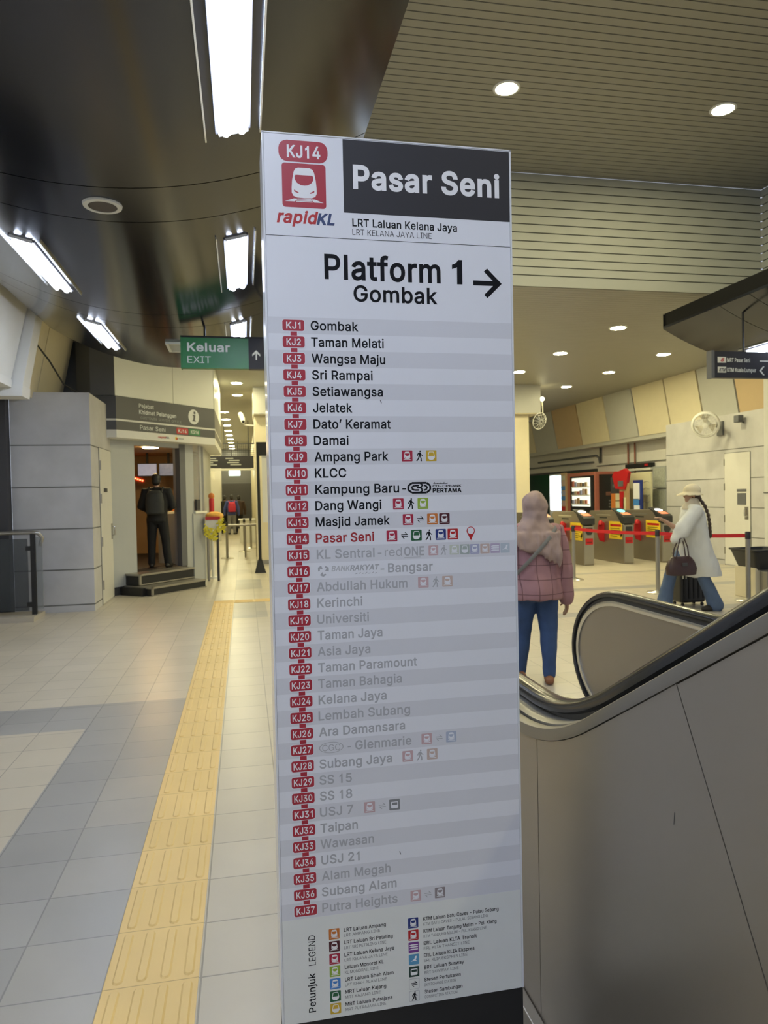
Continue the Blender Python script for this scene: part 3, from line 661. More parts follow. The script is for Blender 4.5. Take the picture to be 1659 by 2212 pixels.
def right_wall():
    m = MB()
    pan = [PANEL_CREAM, PANEL_GREY, PANEL_TAN, PANEL_CREAM, PANEL_GREY, PANEL_CREAM, PANEL_CREAM, PANEL_GREY, PANEL_TAN, PANEL_PALE, PANEL_CREAM, PANEL_GREY, PANEL_TAN]
    # seams measured at the ceiling, far to near
    ys = [24.6, 22.9, 21.2, 19.5, 17.9, 16.45, 15.05, 13.83, 12.7, 11.75, 10.8, 9.8, 8.5, 6.0]
    xt, xb, zt, zb = 9.66, 9.88, 4.15, 2.94
    for i in range(len(ys) - 1):
        a, b = ys[i + 1] + 0.025, ys[i] - 0.025
        m.prism([(xt, a, zt), (xt, b, zt), (xb, b, zb), (xb, a, zb)], (0.06, 0, 0.01), pan[i % len(pan)])
    m.prism([(xt + .04, -8, zt), (xt + .04, 25, zt), (xb + .04, 25, zb), (xb + .04, -8, zb)], (0.05, 0, 0), DARK)
    m.box(9.90, 10.5, 15, 25, 2.84, 2.95, PANEL_GREY)
    m.box(10.30, 10.5, 9, 19.4, 0, 2.9, WALL_WHITE)
    m.box(10.30, 10.5, 19.4, 25, 2.2, 2.9, WALL_WHITE)
    m.box(10.27, 10.31, 15, 19.4, 2.30, 2.325, STONE_JOINT)
    m.box(10.25, 10.32, 19.4, 25, 2.18, 2.24, DARKWALL)
    m.box(10.2, 10.32, 19.6, 24.6, 2.42, 2.46, GREYWALL)
    # dim opening behind the advertising stands
    m.box(12.2, 12.4, 19, 26, 0, 2.4, DARKWALL)
    m.box(10.5, 12.4, 19.2, 26, 2.3, 2.4, DARKWALL)
    m.box(10.5, 12.4, 19.2, 19.4, 0, 2.3, DARKWALL)
    m.box(10.5, 12.4, 25.8, 26, 0, 2.3, DARKWALL)
    struct(m.build('wall_right', recalc=True))
right_wall()
stone_block(9.7, 10.5, 6.0, 15.0, 3.07, 'wall_right', None)

def side_door(name, x, y0, y1, z1, face, hinge_y, handle_y):
    """flush service door in a stone block; face = direction (+1/-1) it looks along x"""
    m = MB()
    xa, xb = (x, x + face * 0.012)
    m.box(min(xa, xb), max(xa, xb), y0, y1, 0.02, z1, PANEL_PALE)
    d = struct(m.build(name))
    f = MB()
    for (a, b, c, e) in ((y0 - 0.012, y0, 0, z1), (y1, y1 + 0.012, 0, z1), (y0, y1, z1, z1 + 0.012)):
        f.box(min(xa, x + face * 0.008), max(xa, x + face * 0.008), a, b, c, e, STONE_JOINT)
    f.build('door_frame', d)
    for z in (0.3, 0.95, 1.6, 2.1):
        h = MB()
        h.tube([(x + face * 0.016, hinge_y, z - 0.07), (x + face * 0.016, hinge_y, z + 0.07)], 0.014, STEEL_MID, 8)
        h.build('hinge', d)
    g = MB()
    g.box(min(x + face * 0.012, x + face * 0.02), max(x + face * 0.012, x + face * 0.02), handle_y - 0.05, handle_y + 0.05, 0.95, 1.2, STEEL_MID)
    g.tube([(x + face * 0.02, handle_y, 1.0), (x + face * 0.06, handle_y, 1.02), (x + face * 0.06, handle_y, 1.14), (x + face * 0.02, handle_y, 1.16)], 0.012, STEEL_BRIGHT, 8)
    g.build('handle', d)
    return d
dr = side_door('door_1', 9.7, 12.2, 12.95, 2.28, -1, 12.95, 12.3)
nb = MB()
frn = frame((9.685, 12.6, 1.55), (0, -1, 0), (0, 0, 1), (-1, 0, 0))
nb.box(9.681, 9.687, 12.31, 12.56, 1.24, 1.47, GREYWALL)
nb.box(9.680, 9.687, 12.30, 12.57, 1.50, 1.55, GREYWALL)
nb.build('door_sign', dr)

# ------------------------------------------------------------ setting: left wall
stone_block(-3.16, -2.11, 10.7, 12.25, 3.1, 'wall_left', None)
dl = side_door('door_2', -2.11, 11.25, 12.18, 2.36, 1, 11.27, 12.1)
nb = MB()
nb.box(-2.098, -2.09, 11.52, 11.78, 1.70, 1.76, DARKWALL)
nb.build('door_sign', dl)
def left_wall():
    m = MB()
    # leaning pale panels with a white rim at the far end
    xt, zt, xb, zb = -2.46, 4.15, -2.72, 3.05
    ys = [9.32, 8.3, 7.2, 6.1, 5.0, 3.8, 2.5, 1.0, -1, -3, -5.5, -8]
    for i in range(len(ys) - 1):
        a, b = ys[i + 1] + 0.012, ys[i]
        m.prism([(xt, a, zt), (xt, b, zt), (xb, b, zb), (xb, a, zb)], (-0.06, 0, 0.01), PANEL_PALE)
    m.prism([(xt - .05, -8, zt), (xt - .05, 9.32, zt), (xb - .05, 9.32, zb), (xb - .05, -8, zb)], (-0.05, 0, 0), STONE_JOINT)
    m.box(-3.3, xb + 0.01, -8, 9.32, zb - 0.10, zb, PANEL_PALE)
    # rim
    m.prism([(-2.36, 9.34, 4.15), (-2.60, 9.34, 2.98), (-2.84, 9.34, 2.98), (-2.60, 9.34, 4.15)], (0, 0.28, 0), PANEL_PALE)
    m.prism([(-2.60, 9.30, 2.85), (-2.585, 9.30, 2.98), (-3.4, 9.30, 2.98), (-3.4, 9.30, 2.85)], (0, 0.32, 0), PANEL_PALE)
    # recessed cream cladding behind
    for a, b in ((9.66, 10.85), (10.88, 12.2)):
        m.prism([(-2.62, a, 4.15), (-2.62, b, 4.15), (-2.86, b, 3.02), (-2.86, a, 3.02)], (-0.05, 0, 0), PANEL_CREAM)
    m.box(-3.4, -2.9, 9.6, 12.3, 3.12, 4.15, DARKWALL)
    m.box(-3.4, -2.06, 12.32, 12.44, 3.08, 4.15, GREYWALL)
    m.box(-2.46, -2.40, 12.28, 12.32, 3.1, 4.0, DARKWALL)
    # dark opening and long wall towards the camera
    m.box(-4.2, -4.0, -8, 12.4, 0, 4.2, WALL_WHITE)
    m.box(-4.0, -3.17, 10.55, 10.72, 0, 3.0, DARKWALL)
    struct(m.build('wall_left'))
left_wall()
mb = MB()
cu = [(-2.52, 9.75, 3.72), (-2.6, 9.78, 3.66), (-2.5, 10.2, 3.45), (-2.42, 10.6, 3.2), (-2.3, 11.2, 3.12), (-2.2, 11.6, 3.11)]
mb.tube(cu, 0.012, DARK, 6)
tag(mb.build('cable', smooth=True), 'thin dark cable hanging over the cream cladding above the left stone block', 'cable')
bx = thing('junction_box', 'small pale junction box on the dark panel above the left stone block', 'junction box', (-2.14, 12.3, 3.24))
mb = MB()
mb.box(-2.2, -2.09, 12.22, 12.31, 3.24, 3.52, PLASTIC_WHITE)
mb.build('enclosure', bx, bevel=0.006)
mb = MB()
mb.tube([(-2.145, 12.27, 3.5), (-2.145, 12.27, 4.12)], 0.022, PLASTIC_WHITE, 8)
mb.build('conduit', bx, smooth=True)
mb = MB()
mb.tube([(-2.15, 12.2, 3.24), (-2.16, 12.19, 3.05), (-2.14, 12.2, 2.9)], 0.03, DARKWALL, 8)
mb.build('cable_gland', bx, smooth=True)

# ------------------------------------------------------------ setting: far end, columns
def back_walls():
    m = MB()
    m.box(-1.6, 0.6, 38, 38.2, 2.37, 4.15, GREYWALL)
    m.box(-1.1, 0.5, 38, 38.15, 0, 2.37, DARKWALL)
    m.box(-1.6, -1.1, 36.5, 38.2, 0, 4.15, WALL_WHITE)
    m.box(-1.55, -1.4, 17.2, 38, 0, 4.15, WALL_WHITE)
    m.box(0.42, 0.7, 18.2, 38, 0, 4.15, PANEL_CREAM)
    m.box(0.7, 12.4, 27, 27.2, 0, 4.15, WALL_WHITE)
    m.box(-4.2, 11.6, -8.2, -8.0, 0, 2.2, WALL_WHITE)
    struct(m.build('wall_back'))
back_walls()
def column(x0, x1, y0, y1, cx0, cx1, zc):
    m = MB()
    m.box(x0, x1, y0, y1, 0, zc, PANEL_CREAM)
    m.box(x0 - 0.01, x1 + 0.01, y0 - 0.01, y1 + 0.01, 0, 0.1, STEEL_MID)
    m.box(cx0, cx1, y0 - 0.2, y1 + 0.2, zc, 4.15, PANEL_TAN if False else PANEL_CREAM)
    m.box(cx0, cx1, y0 - 0.22, y0 - 0.2, zc + 0.02, 4.15, PANEL_GREY)
    return struct(m.build('column'))
column(6.05, 6.85, 16.3, 17.1, 5.85, 7.07, 3.46)
column(0.29, 1.05, 17.0, 17.8, 0.27, 1.25, 3.5)
mb = MB()
mb.box(8.53, 9.3, 9.8, 10.4, 0, 3.9, PANEL_PALE)
mb.box(8.52, 9.31, 9.79, 10.41, 1.47, 1.49, STONE_JOINT)
struct(mb.build('column'))

# ------------------------------------------------------------ lamps
def fluoro_proto():
    t = thing('fluorescent_light', 'x', 'ceiling light', (0, 0, 0), 0)
    L, w = 1.17, 0.075
    m = MB()
    # recessed reflector tray
    m.prism([(-0.14, -L / 2 - .06, 0.03), (-0.10, -L / 2 - .06, 0.012), (0.10, -L / 2 - .06, 0.012), (0.14, -L / 2 - .06, 0.03)], (0, L + .12, 0), BELLY)
    m.box(-0.088, 0.088, -L / 2, L / 2, -0.004, 0.016, mat('light_fitting_grey', (0.20, 0.20, 0.24), 0.5, var=0.02))
    m.build('reflector_tray', t, local=True)
    for s in (-1, 1):
        c = MB()
        c.box(s * 0.14 - 0.004, s * 0.14 + 0.004, -L / 2 - .06, L / 2 + .06, -0.006, 0.03, BELLY_TRIM)
        c.build('trim_strip', t, local=True)
        k = MB()
        k.tube([(s * 0.040, -L / 2 + .02, -0.016), (s * 0.040, L / 2 - .02, -0.016)], 0.022, TUBE_E, 8)
        k.build('tube', t, local=True)
        e = MB()
        e.box(-w, w, s * L / 2 - 0.010, s * L / 2 + 0.010, -0.014, 0.012, TRAY)
        e.build('end_cap', t, local=True)
    return t
FL = fluoro_proto()
rows_y = [3.06, 5.70, 8.15]
first = True
ordn = ['nearest the camera', 'second from the camera', 'farthest from the camera']
def place_fluoro(x, y, c, label):
    global first
    z = belly_z(x, c) - 0.005
    tilt = math.atan(2 * 0.185 * (x - c))
    if first:
        o = FL
        first = False
    else:
        o = dup(FL, (x, y, z))
    o.location = (x, y, z)
    o.rotation_euler = (0, -tilt, 0)
    o['label'] = label
    o['group'] = 'fluorescent lights in the dark metal soffits'
for i, y in enumerate(rows_y):
    place_fluoro(-0.008, y, CB, f'fluorescent light in the right row of the left soffit, {ordn[i]}')
place_fluoro(-1.47, 3.06, CB, 'fluorescent light in the left row of the left soffit, nearest the camera')
place_fluoro(-1.47, 5.93, CB, 'fluorescent light in the left row of the left soffit, second from the camera')
place_fluoro(-1.47, 8.3, CB, 'fluorescent light in the left row of the left soffit, farthest from the camera')
place_fluoro(6.53, 7.6, CBR, 'twin tube fluorescent light under the right dark soffit above the hanging black direction sign')
place_fluoro(-0.008, 0.28, CB, 'twin tube fluorescent light of the left soffit overhead at the photographer')
place_fluoro(-0.008, -2.5, CB, 'twin tube fluorescent light of the left soffit just behind the photographer')
place_fluoro(-1.47, 0.28, CB, 'twin tube fluorescent light of the left soffit left of the photographer')
place_fluoro(-0.008, -5.2, CB, 'fluorescent light of the left soffit far behind the photographer')
place_fluoro(-1.47, -5.2, CB, 'fluorescent light of the left soffit far behind and left of the photographer')
place_fluoro(6.53, 2.4, CBR, 'fluorescent light of the right soffit beside the photographer')
place_fluoro(6.53, -2.6, CBR, 'fluorescent light of the right soffit behind the photographer')
place_fluoro(-1.47, -2.5, CB, 'twin tube fluorescent light of the left soffit behind and left of the photographer')

def downlight(loc, r, em, label, group):
    t = thing('downlight', label, 'downlight', loc, 0, group)
    x, y, z = loc
    m = MB()
    m.lathe([(r * 0.9, -0.006), (r * 1.12, -0.004), (r * 1.14, 0.004), (r * 0.9, 0.004)], loc, TRAY, 24, ring=True)
    m.build('rim', t, smooth=True)
    k = MB()
    k.lathe([(0.0, -0.007), (r * 0.9, -0.006), (r * 0.92, 0.0)], loc, em, 24)
    k.build('lamp', t)
    return t
G = 'round downlights in the low hall ceiling'
hall = [(5.9, 10.39, 'nearest in the left row of the low hall ceiling'), (5.86, 12.4, 'second in the left row of the low hall ceiling'),
        (5.84, 14.37, 'third in the left hall row just right of the white sign'),
        (7.92, 12.3, 'nearest in the right row of the low hall ceiling'), (7.87, 14.27, 'second in the right row of the low hall ceiling'),
        (7.84, 16.28, 'third in the right hall row above the vending machines')]
for x, y, s in hall:
    downlight((x, y, 4.147), 0.13, DOWN_E, 'round white downlight, ' + s, G)
downlight((2.65, 6.73, 5.557), 0.12, DOWN_E, 'round downlight in the high slatted ceiling, left one above the sign', 'downlights in the high slatted ceiling')
downlight((5.06, 6.73, 5.557), 0.12, DOWN_E, 'round downlight in the high slatted ceiling, right one near the picture edge', 'downlights in the high slatted ceiling')
for x, y in ((2.65, 4.6), (2.65, 2.0), (2.65, -1.5), (5.06, 2.0)):
    downlight((x, y, 5.557), 0.12, DOWN_E, 'round downlight in the high slatted ceiling above and behind the escalator', 'downlights in the high slatted ceiling behind the photographer')
for x in (1.8, 3.8):
    for y in (11.4, 14.3, 18.3):
        downlight((x, y, 4.147), 0.13, DOWN_E, 'round downlight in the low hall ceiling hidden behind the white sign', 'hall downlights behind the white sign')
names = ['first', 'second', 'third', 'fourth', 'fifth', 'sixth', 'seventh', 'eighth', 'ninth', 'tenth']
corr = [(-0.09, 16.27, 'first'), (-0.09, 18.14, 'second')]
for x, y, s in corr:
    downlight((x, y, 4.147), 0.13, CORR_E, f'round white downlight under the green exit sign, {s} one past the kiosk', 'corridor downlights')
for i in range(9):
    y = 21.7 + 1.95 * i
    downlight((-0.505, y, 4.147), 0.14, CORR_Y if i in (3, 6) else CORR_E, f'{names[i]} downlight of the long row down the corridor, counted from the kiosk', 'corridor downlights')

# ceiling speaker and air grille in the left soffit
t = thing('ceiling_speaker', 'round beige ceiling speaker set in the dark curved soffit', 'speaker', (-0.77, 4.44, belly_z(-0.77, CB)), 0)
zc = belly_z(-0.77, CB)
mb = MB()
mb.lathe([(0.082, -0.012), (0.108, -0.01), (0.112, 0.004), (0.082, 0.004)], (-0.77, 4.44, zc), PLASTIC_WHITE, 28, ring=True)
mb.build('rim', t, smooth=True)
mb = MB()
mb.lathe([(0.0, -0.009), (0.083, -0.008), (0.083, 0.002)], (-0.77, 4.44, zc), mat('speaker_grille_taupe', (0.10, 0.085, 0.075), 0.7, bump=0.4, bscale=300), 28)
mb.build('grille', t)
t = thing('ceiling_vent', 'small white square vent frame in the dark soffit left of the green exit sign', 'vent', (-0.70, 8.35, 3.285), 0)
mb = MB()
for a, b, c, d in ((-0.80, -0.60, 8.12, 8.15), (-0.80, -0.60, 8.55, 8.58), (-0.80, -0.77, 8.15, 8.55), (-0.63, -0.60, 8.15, 8.55)):
    mb.box(a, b, c, d, 3.265, 3.30, PLASTIC_WHITE)
mb.build('frame', t)
mb = MB()
for k in range(8):
    mb.box(-0.77, -0.63, 8.17 + 0.048 * k, 8.185 + 0.048 * k, 3.272, 3.285, PLASTIC_WHITE)
mb.box(-0.77, -0.63, 8.15, 8.55, 3.288, 3.295, DARK)
mb.build('louvre', t)

# ------------------------------------------------------------ icon drawing
def train_icon(m, fr, cx, cz, s, col, white, d=0.0002, kind='lrt', e=0.0002):
    P = lambda pts: [(cx + a * s, cz + b * s) for a, b in pts]
    m.grect(fr, cx - s / 2, cz - s / 2, cx + s / 2, cz + s / 2, col, d, s * 0.07)
    if kind == 'lrt':
        body = [(-.13, .40), (-.2, .37), (-.235, .30), (-.27, .12), (-.285, -.05), (-.285, -.17), (-.25, -.24), (-.17, -.275), (0, -.285),
                (.17, -.275), (.25, -.24), (.285, -.17), (.285, -.05), (.27, .12), (.235, .30), (.2, .37), (.13, .40)]
        m.gpoly(fr, P(body), white, d + e)
        win = [(-.19, .235), (-.215, .20), (-.21, .13), (-.16, .055), (-.08, .01), (0, 0), (.08, .01), (.16, .055), (.21, .13), (.215, .20), (.19, .235)]
        m.gpoly(fr, P(win), col, d + 2 * e)
        for q in (-1, 1):
            m.gpoly(fr, P([(q * .235, -.10), (q * .12, -.165), (q * .145, -.175), (q * .225, -.145)]), col, d + 2 * e)
            m.gpoly(fr, P([(q * .15, -.30), (q * .24, -.30), (q * .44, -.37), (q * .22, -.37)]), white, d + e)
        for zz, ww in ((-.305, .15), (-.335, .17), (-.362, .19)):
            m.gpoly(fr, P([(-ww, zz - .009), (ww, zz - .009), (ww, zz + .009), (-ww, zz + .009)]), white, d + e)
    elif kind == 'mrt':
        m.gpoly(fr, P([(-.2, .38), (.2, .38), (.25, .32), (.34, -.06), (.34, -.15), (.25, -.30), (.12, -.38), (-.12, -.38), (-.25, -.30), (-.34, -.15), (-.34, -.06), (-.25, .32)]), white, d + e)
        m.gpoly(fr, P([(-.17, .33), (.17, .33), (.2, .29), (.27, -.02), (-.27, -.02), (-.2, .29)]), col, d + 2 * e)
    elif kind == 'bars':
        for zz in (.22, .02, -.2):
            m.gpoly(fr, P([(-.42, zz - .04), (.42, zz - .04), (.42, zz + .05), (-.2, zz + .08), (-.42, zz + .03)]), white, d + e)
    elif kind == 'swoosh':
        m.gpoly(fr, P([(-.32, -.2), (.05, .05), (.12, .3), (.25, .34), (.28, .2), (.18, -.05), (.34, -.2), (.0, -.12)]), white, d + e)
    elif kind == 'bus':
        m.gpoly(fr, P([(-.3, .28), (.3, .28), (.33, .2), (.33, -.25), (.26, -.33), (-.26, -.33), (-.33, -.25), (-.33, .2)]), white, d + e)
        m.gpoly(fr, P([(-.25, .2), (.25, .2), (.25, -.02), (-.25, -.02)]), col, d + 2 * e)

def walk_icon(m, fr, cx, cz, s, ink, d=0.0002):
    P = lambda pts: [(cx + a * s, cz + b * s) for a, b in pts]
    m.gcircle(fr, cx + .05 * s, cz + .42 * s, .075 * s, ink, d, 14)
    m.gpoly(fr, P([(-.06, .32), (.10, .32), (.12, .05), (.06, -.02), (-.10, .0)]), ink, d)
    m.gpoly(fr, P([(-.06, .32), (-.2, .2), (-.28, .0), (-.2, -.03), (-.13, .13), (-.02, .2)]), ink, d + 1e-5)
    m.gpoly(fr, P([(.10, .32), (.16, .16), (.32, .05), (.28, -.02), (.10, .08), (.04, .2)]), ink, d + 1e-5)
    m.gpoly(fr, P([(-.1, .0), (.02, -.04), (-.06, -.26), (-.24, -.5), (-.34, -.46), (-.16, -.22)]), ink, d + 2e-5)
    m.gpoly(fr, P([(-.03, .03), (.09, .02), (.18, -.2), (.2, -.5), (.08, -.5), (.08, -.22)]), ink, d + 3e-5)

def swap_icon(m, fr, cx, cz, s, ink, d=0.0002):
    P = lambda pts: [(cx + a * s, cz + b * s) for a, b in pts]
    for q in (1, -1):
        m.gpoly(fr, P([(-.5 * q, .07 * q), (.5 * q, .07 * q), (.38 * q, .19 * q), (-.5 * q, .17 * q)]), ink, d)
        m.gpoly(fr, P([(.5 * q, .07 * q), (.12 * q, .46 * q), (.0, .46 * q), (.3 * q, .12 * q)]), ink, d + 1e-5)

# ------------------------------------------------------------ the white route sign
SX0, SX1, SY, SZ0, SZ1 = 0.063, 0.675, 1.7, 0.281, 2.409
totem = thing('route_sign', 'tall white station route sign listing stops in the foreground beside the escalator', 'sign', (0.369, SY + 0.08, 0))
fr = frame((0, SY, 0), (1, 0, 0), (0, 0, 1), (0, -1, 0))
m = MB()
m.box(SX0 + .003, SX1 - .003, SY, SY + 0.16, SZ0, SZ1 - 0.002, SIGN_WHITE)
m.build('cabinet', totem)
m = MB()
m.box(SX0 + 0.001, SX1 + 0.001, SY + 0.004, SY + 0.156, 0.0, SZ0 - 0.0005, DARK)
m.build('plinth', totem)
for name, a, b in (('edge_strip', SX0 - 0.002, SX0 + 0.0025), ('edge_strip', SX1 - 0.0025, SX1 + 0.002)):
    m = MB()
    m.box(a, b, SY - 0.0012, SY + 0.163, SZ0, SZ1, SIGN_EDGE)
    m.build(name, totem)
m = MB()
m.box(SX0 - 0.002, SX1 + 0.002, SY - 0.0012, SY + 0.163, SZ1 - 0.002, SZ1 + 0.0012, SIGN_EDGE)
m.build('top_cap', totem)
m = MB()
for k in range(26):
    z = 0.9 + 0.05 * k
    m.gcircle(frame((SX0 - 0.0021, SY + 0.02, 0), (0, 1, 0), (0, 0, 1), (-1, 0, 0)), 0, z, 0.003, STEEL_BRIGHT, 0.0003, 8)
m.build('rivet_row', totem)

hp = MB()
hp.grect(fr, 0.2525, 2.2312, SX1 - 0.003, SZ1 - 0.004, SIGN_DARK, 0.0003)
hp = hp.build('header_panel', totem)
m = MB()
m.gtext(fr, 'Pasar Seni', 0.276, 2.2915, 0.0525, WHITE_INK, 0.0006, width=0.370, bold=0.027)
m.build('station_title', hp)
m = MB()
m.grect(fr, 0.1000, 2.3435, 0.2160, 2.3935, RED, 0.0003, 0.02)
bd = m.build('code_badge', totem)
m = MB()
m.gtext(fr, 'KJ14', 0.1195, 2.354, 0.0275, WHITE_INK, 0.0006, width=0.079, bold=0.02)
m.build('badge_lettering', bd)
m = MB()
train_icon(m, fr, 0.1585, 2.2885, 0.1035, RED, WHITE_INK, 0.0003, e=0.0003)
m.build('train_symbol', totem)
m = MB()
m.gtext(fr, 'rapid', 0.0925, 2.2005, 0.0275, ICON['scarlet'], 0.0003, width=0.092, bold=0.025, shear=0.22)
m.gtext(fr, 'KL', 0.1865, 2.2000, 0.0245, NAVY, 0.0003, width=0.042, bold=0.035, shear=0.22)
m.build('operator_logo', totem)
m = MB()
m.gtext(fr, 'LRT Laluan Kelana Jaya', 0.2722, 2.2000, 0.0178, INK, 0.0003, width=0.2615, bold=0.016)
m.gtext(fr, 'LRT KELANA JAYA LINE', 0.2720, 2.1790, 0.0140, INK, 0.0003, width=0.1965, bold=-0.006)
m.build('line_name', totem)
m = MB()
m.grect(fr, SX0 + .002, 2.1684, SX1 - .002, 2.1696, INK, 0.0003)
m.build('divider_line', totem)
m = MB()
m.gtext(fr, 'Platform', 0.2025, 2.0730, 0.0560, INK, 0.0003, width=0.2870, bold=0.018)
m.build('platform_heading', totem)
m = MB()
m.gtext(fr, '1', 0.5190, 2.0730, 0.0560, INK, 0.0003, width=0.0265, bold=0.018)
m.build('platform_number', totem)
m = MB()
m.gtext(fr, 'Gombak', 0.2715, 2.0210, 0.0372, INK, 0.0003, width=0.2090, bold=0.016)
m.build('destination_heading', totem)
m = MB()
m.gline(fr, (0.5732, 2.0762), (0.638, 2.0762), 0.012, INK, 0.0003)
m.gpoly(fr, [(0.6480, 2.0762), (0.6100, 2.1130), (0.6015, 2.1050), (0.6310, 2.0762), (0.6015, 2.0474), (0.6100, 2.0394)], INK, 0.0004)
m.build('direction_arrow', totem)

ROWS = [(1,'Gombak',0.1666,0.2816),(2,'Taman Melati',0.1669,0.3434),(3,'Wangsa Maju',0.1671,0.346),(4,'Sri Rampai',0.1673,0.3143),(5,'Setiawangsa',0.1675,0.3387),(6,'Jelatek',0.1678,0.2627),(7,'Dato’ Keramat',0.168,0.3566),(8,'Damai',0.1683,0.252),(9,'Ampang Park',0.1685,0.3493),(10,'KLCC',0.1688,0.2447),(11,'Kampung Baru',0.169,0.3743),(12,'Dang Wangi',0.1682,0.3296),(13,'Masjid Jamek',0.1685,0.3496),(14,'Pasar Seni',0.1676,0.3097),(15,'KL Sentral',0.169,0.31),(16,'Bangsar',0.3426,0.456),(17,'Abdullah Hukum',0.1673,0.3906),(18,'Kerinchi',0.1675,0.2778),(19,'Universiti',0.1667,0.293),(20,'Taman Jaya',0.1669,0.3255),(21,'Asia Jaya',0.1661,0.2948),(22,'Taman Paramount',0.1663,0.4113),(23,'Taman Bahagia',0.1654,0.3718),(24,'Kelana Jaya',0.1657,0.3327),(25,'Lembah Subang',0.1648,0.3913),(26,'Ara Damansara',0.1651,0.3776),(27,'Glenmarie',0.2521,0.3932),(28,'Subang Jaya',0.1644,0.3433),(29,'SS 15',0.1636,0.2425),(30,'SS 18',0.1638,0.2427),(31,'USJ 7',0.1629,0.2442),(32,'Taipan',0.1632,0.2547),(33,'Wawasan',0.1623,0.294),(34,'USJ 21',0.1637,0.2576),(35,'Alam Megah',0.164,0.3342),(36,'Subang Alam',0.1632,0.3485),(37,'Putra Heights',0.1634,0.3501)]
ICONS = {
    9: [('red', .3962, 'lrt'), ('walk', .4278), ('yellow', .4572, 'mrt')],
    12: [('red', .3717, 'lrt'), ('walk', .4032), ('lime', .4337, 'lrt')],
    13: [('red', .3955, 'lrt'), ('swap', .4265), ('orange', .4572, 'lrt'), ('maroon', .4880, 'lrt')],
    14: [('red', .3540, 'lrt'), ('swap', .3860), ('green', .4158, 'mrt'), ('walk', .4476), ('blue', .4778, 'lrt'), ('scarlet', .5088, 'lrt'), ('pin', .5557)],
    15: [('fred', .4580, 'lrt'), ('walk', .4848), ('flime', .5122, 'lrt'), ('fgreen', .5393, 'mrt'), ('fblue', .5653, 'lrt'), ('forange', .5921, 'lrt'), ('fpurple', .6190, 'bars'), ('fsky', .6455, 'swoosh')],
    17: [('fred', .4310, 'lrt'), ('walk', .4630), ('forange', .4928, 'lrt')],
    27: [('fred', .4322, 'lrt'), ('swap', .4642), ('fazure', .4954, 'lrt')],
    28: [('fred', .3830, 'lrt'), ('walk', .4148), ('forange', .4456, 'lrt')],
    31: [('fred', .2848, 'lrt'), ('swap', .3165), ('fgrey', .3473, 'bus')],
    37: [('fred', .3966, 'lrt'), ('swap', .4280), ('fmaroon', .4590, 'lrt')],
}
ZR = lambda k: 1.998 - 0.039 * k
m = MB()
m.grect(fr, 0.1165, ZR(37), 0.1360, ZR(1), SIGN_WHITE, 0.0003)
m.grect(fr, 0.1185, ZR(37), 0.1340, ZR(1), RED, 0.0005)
m.build('route_line', totem)
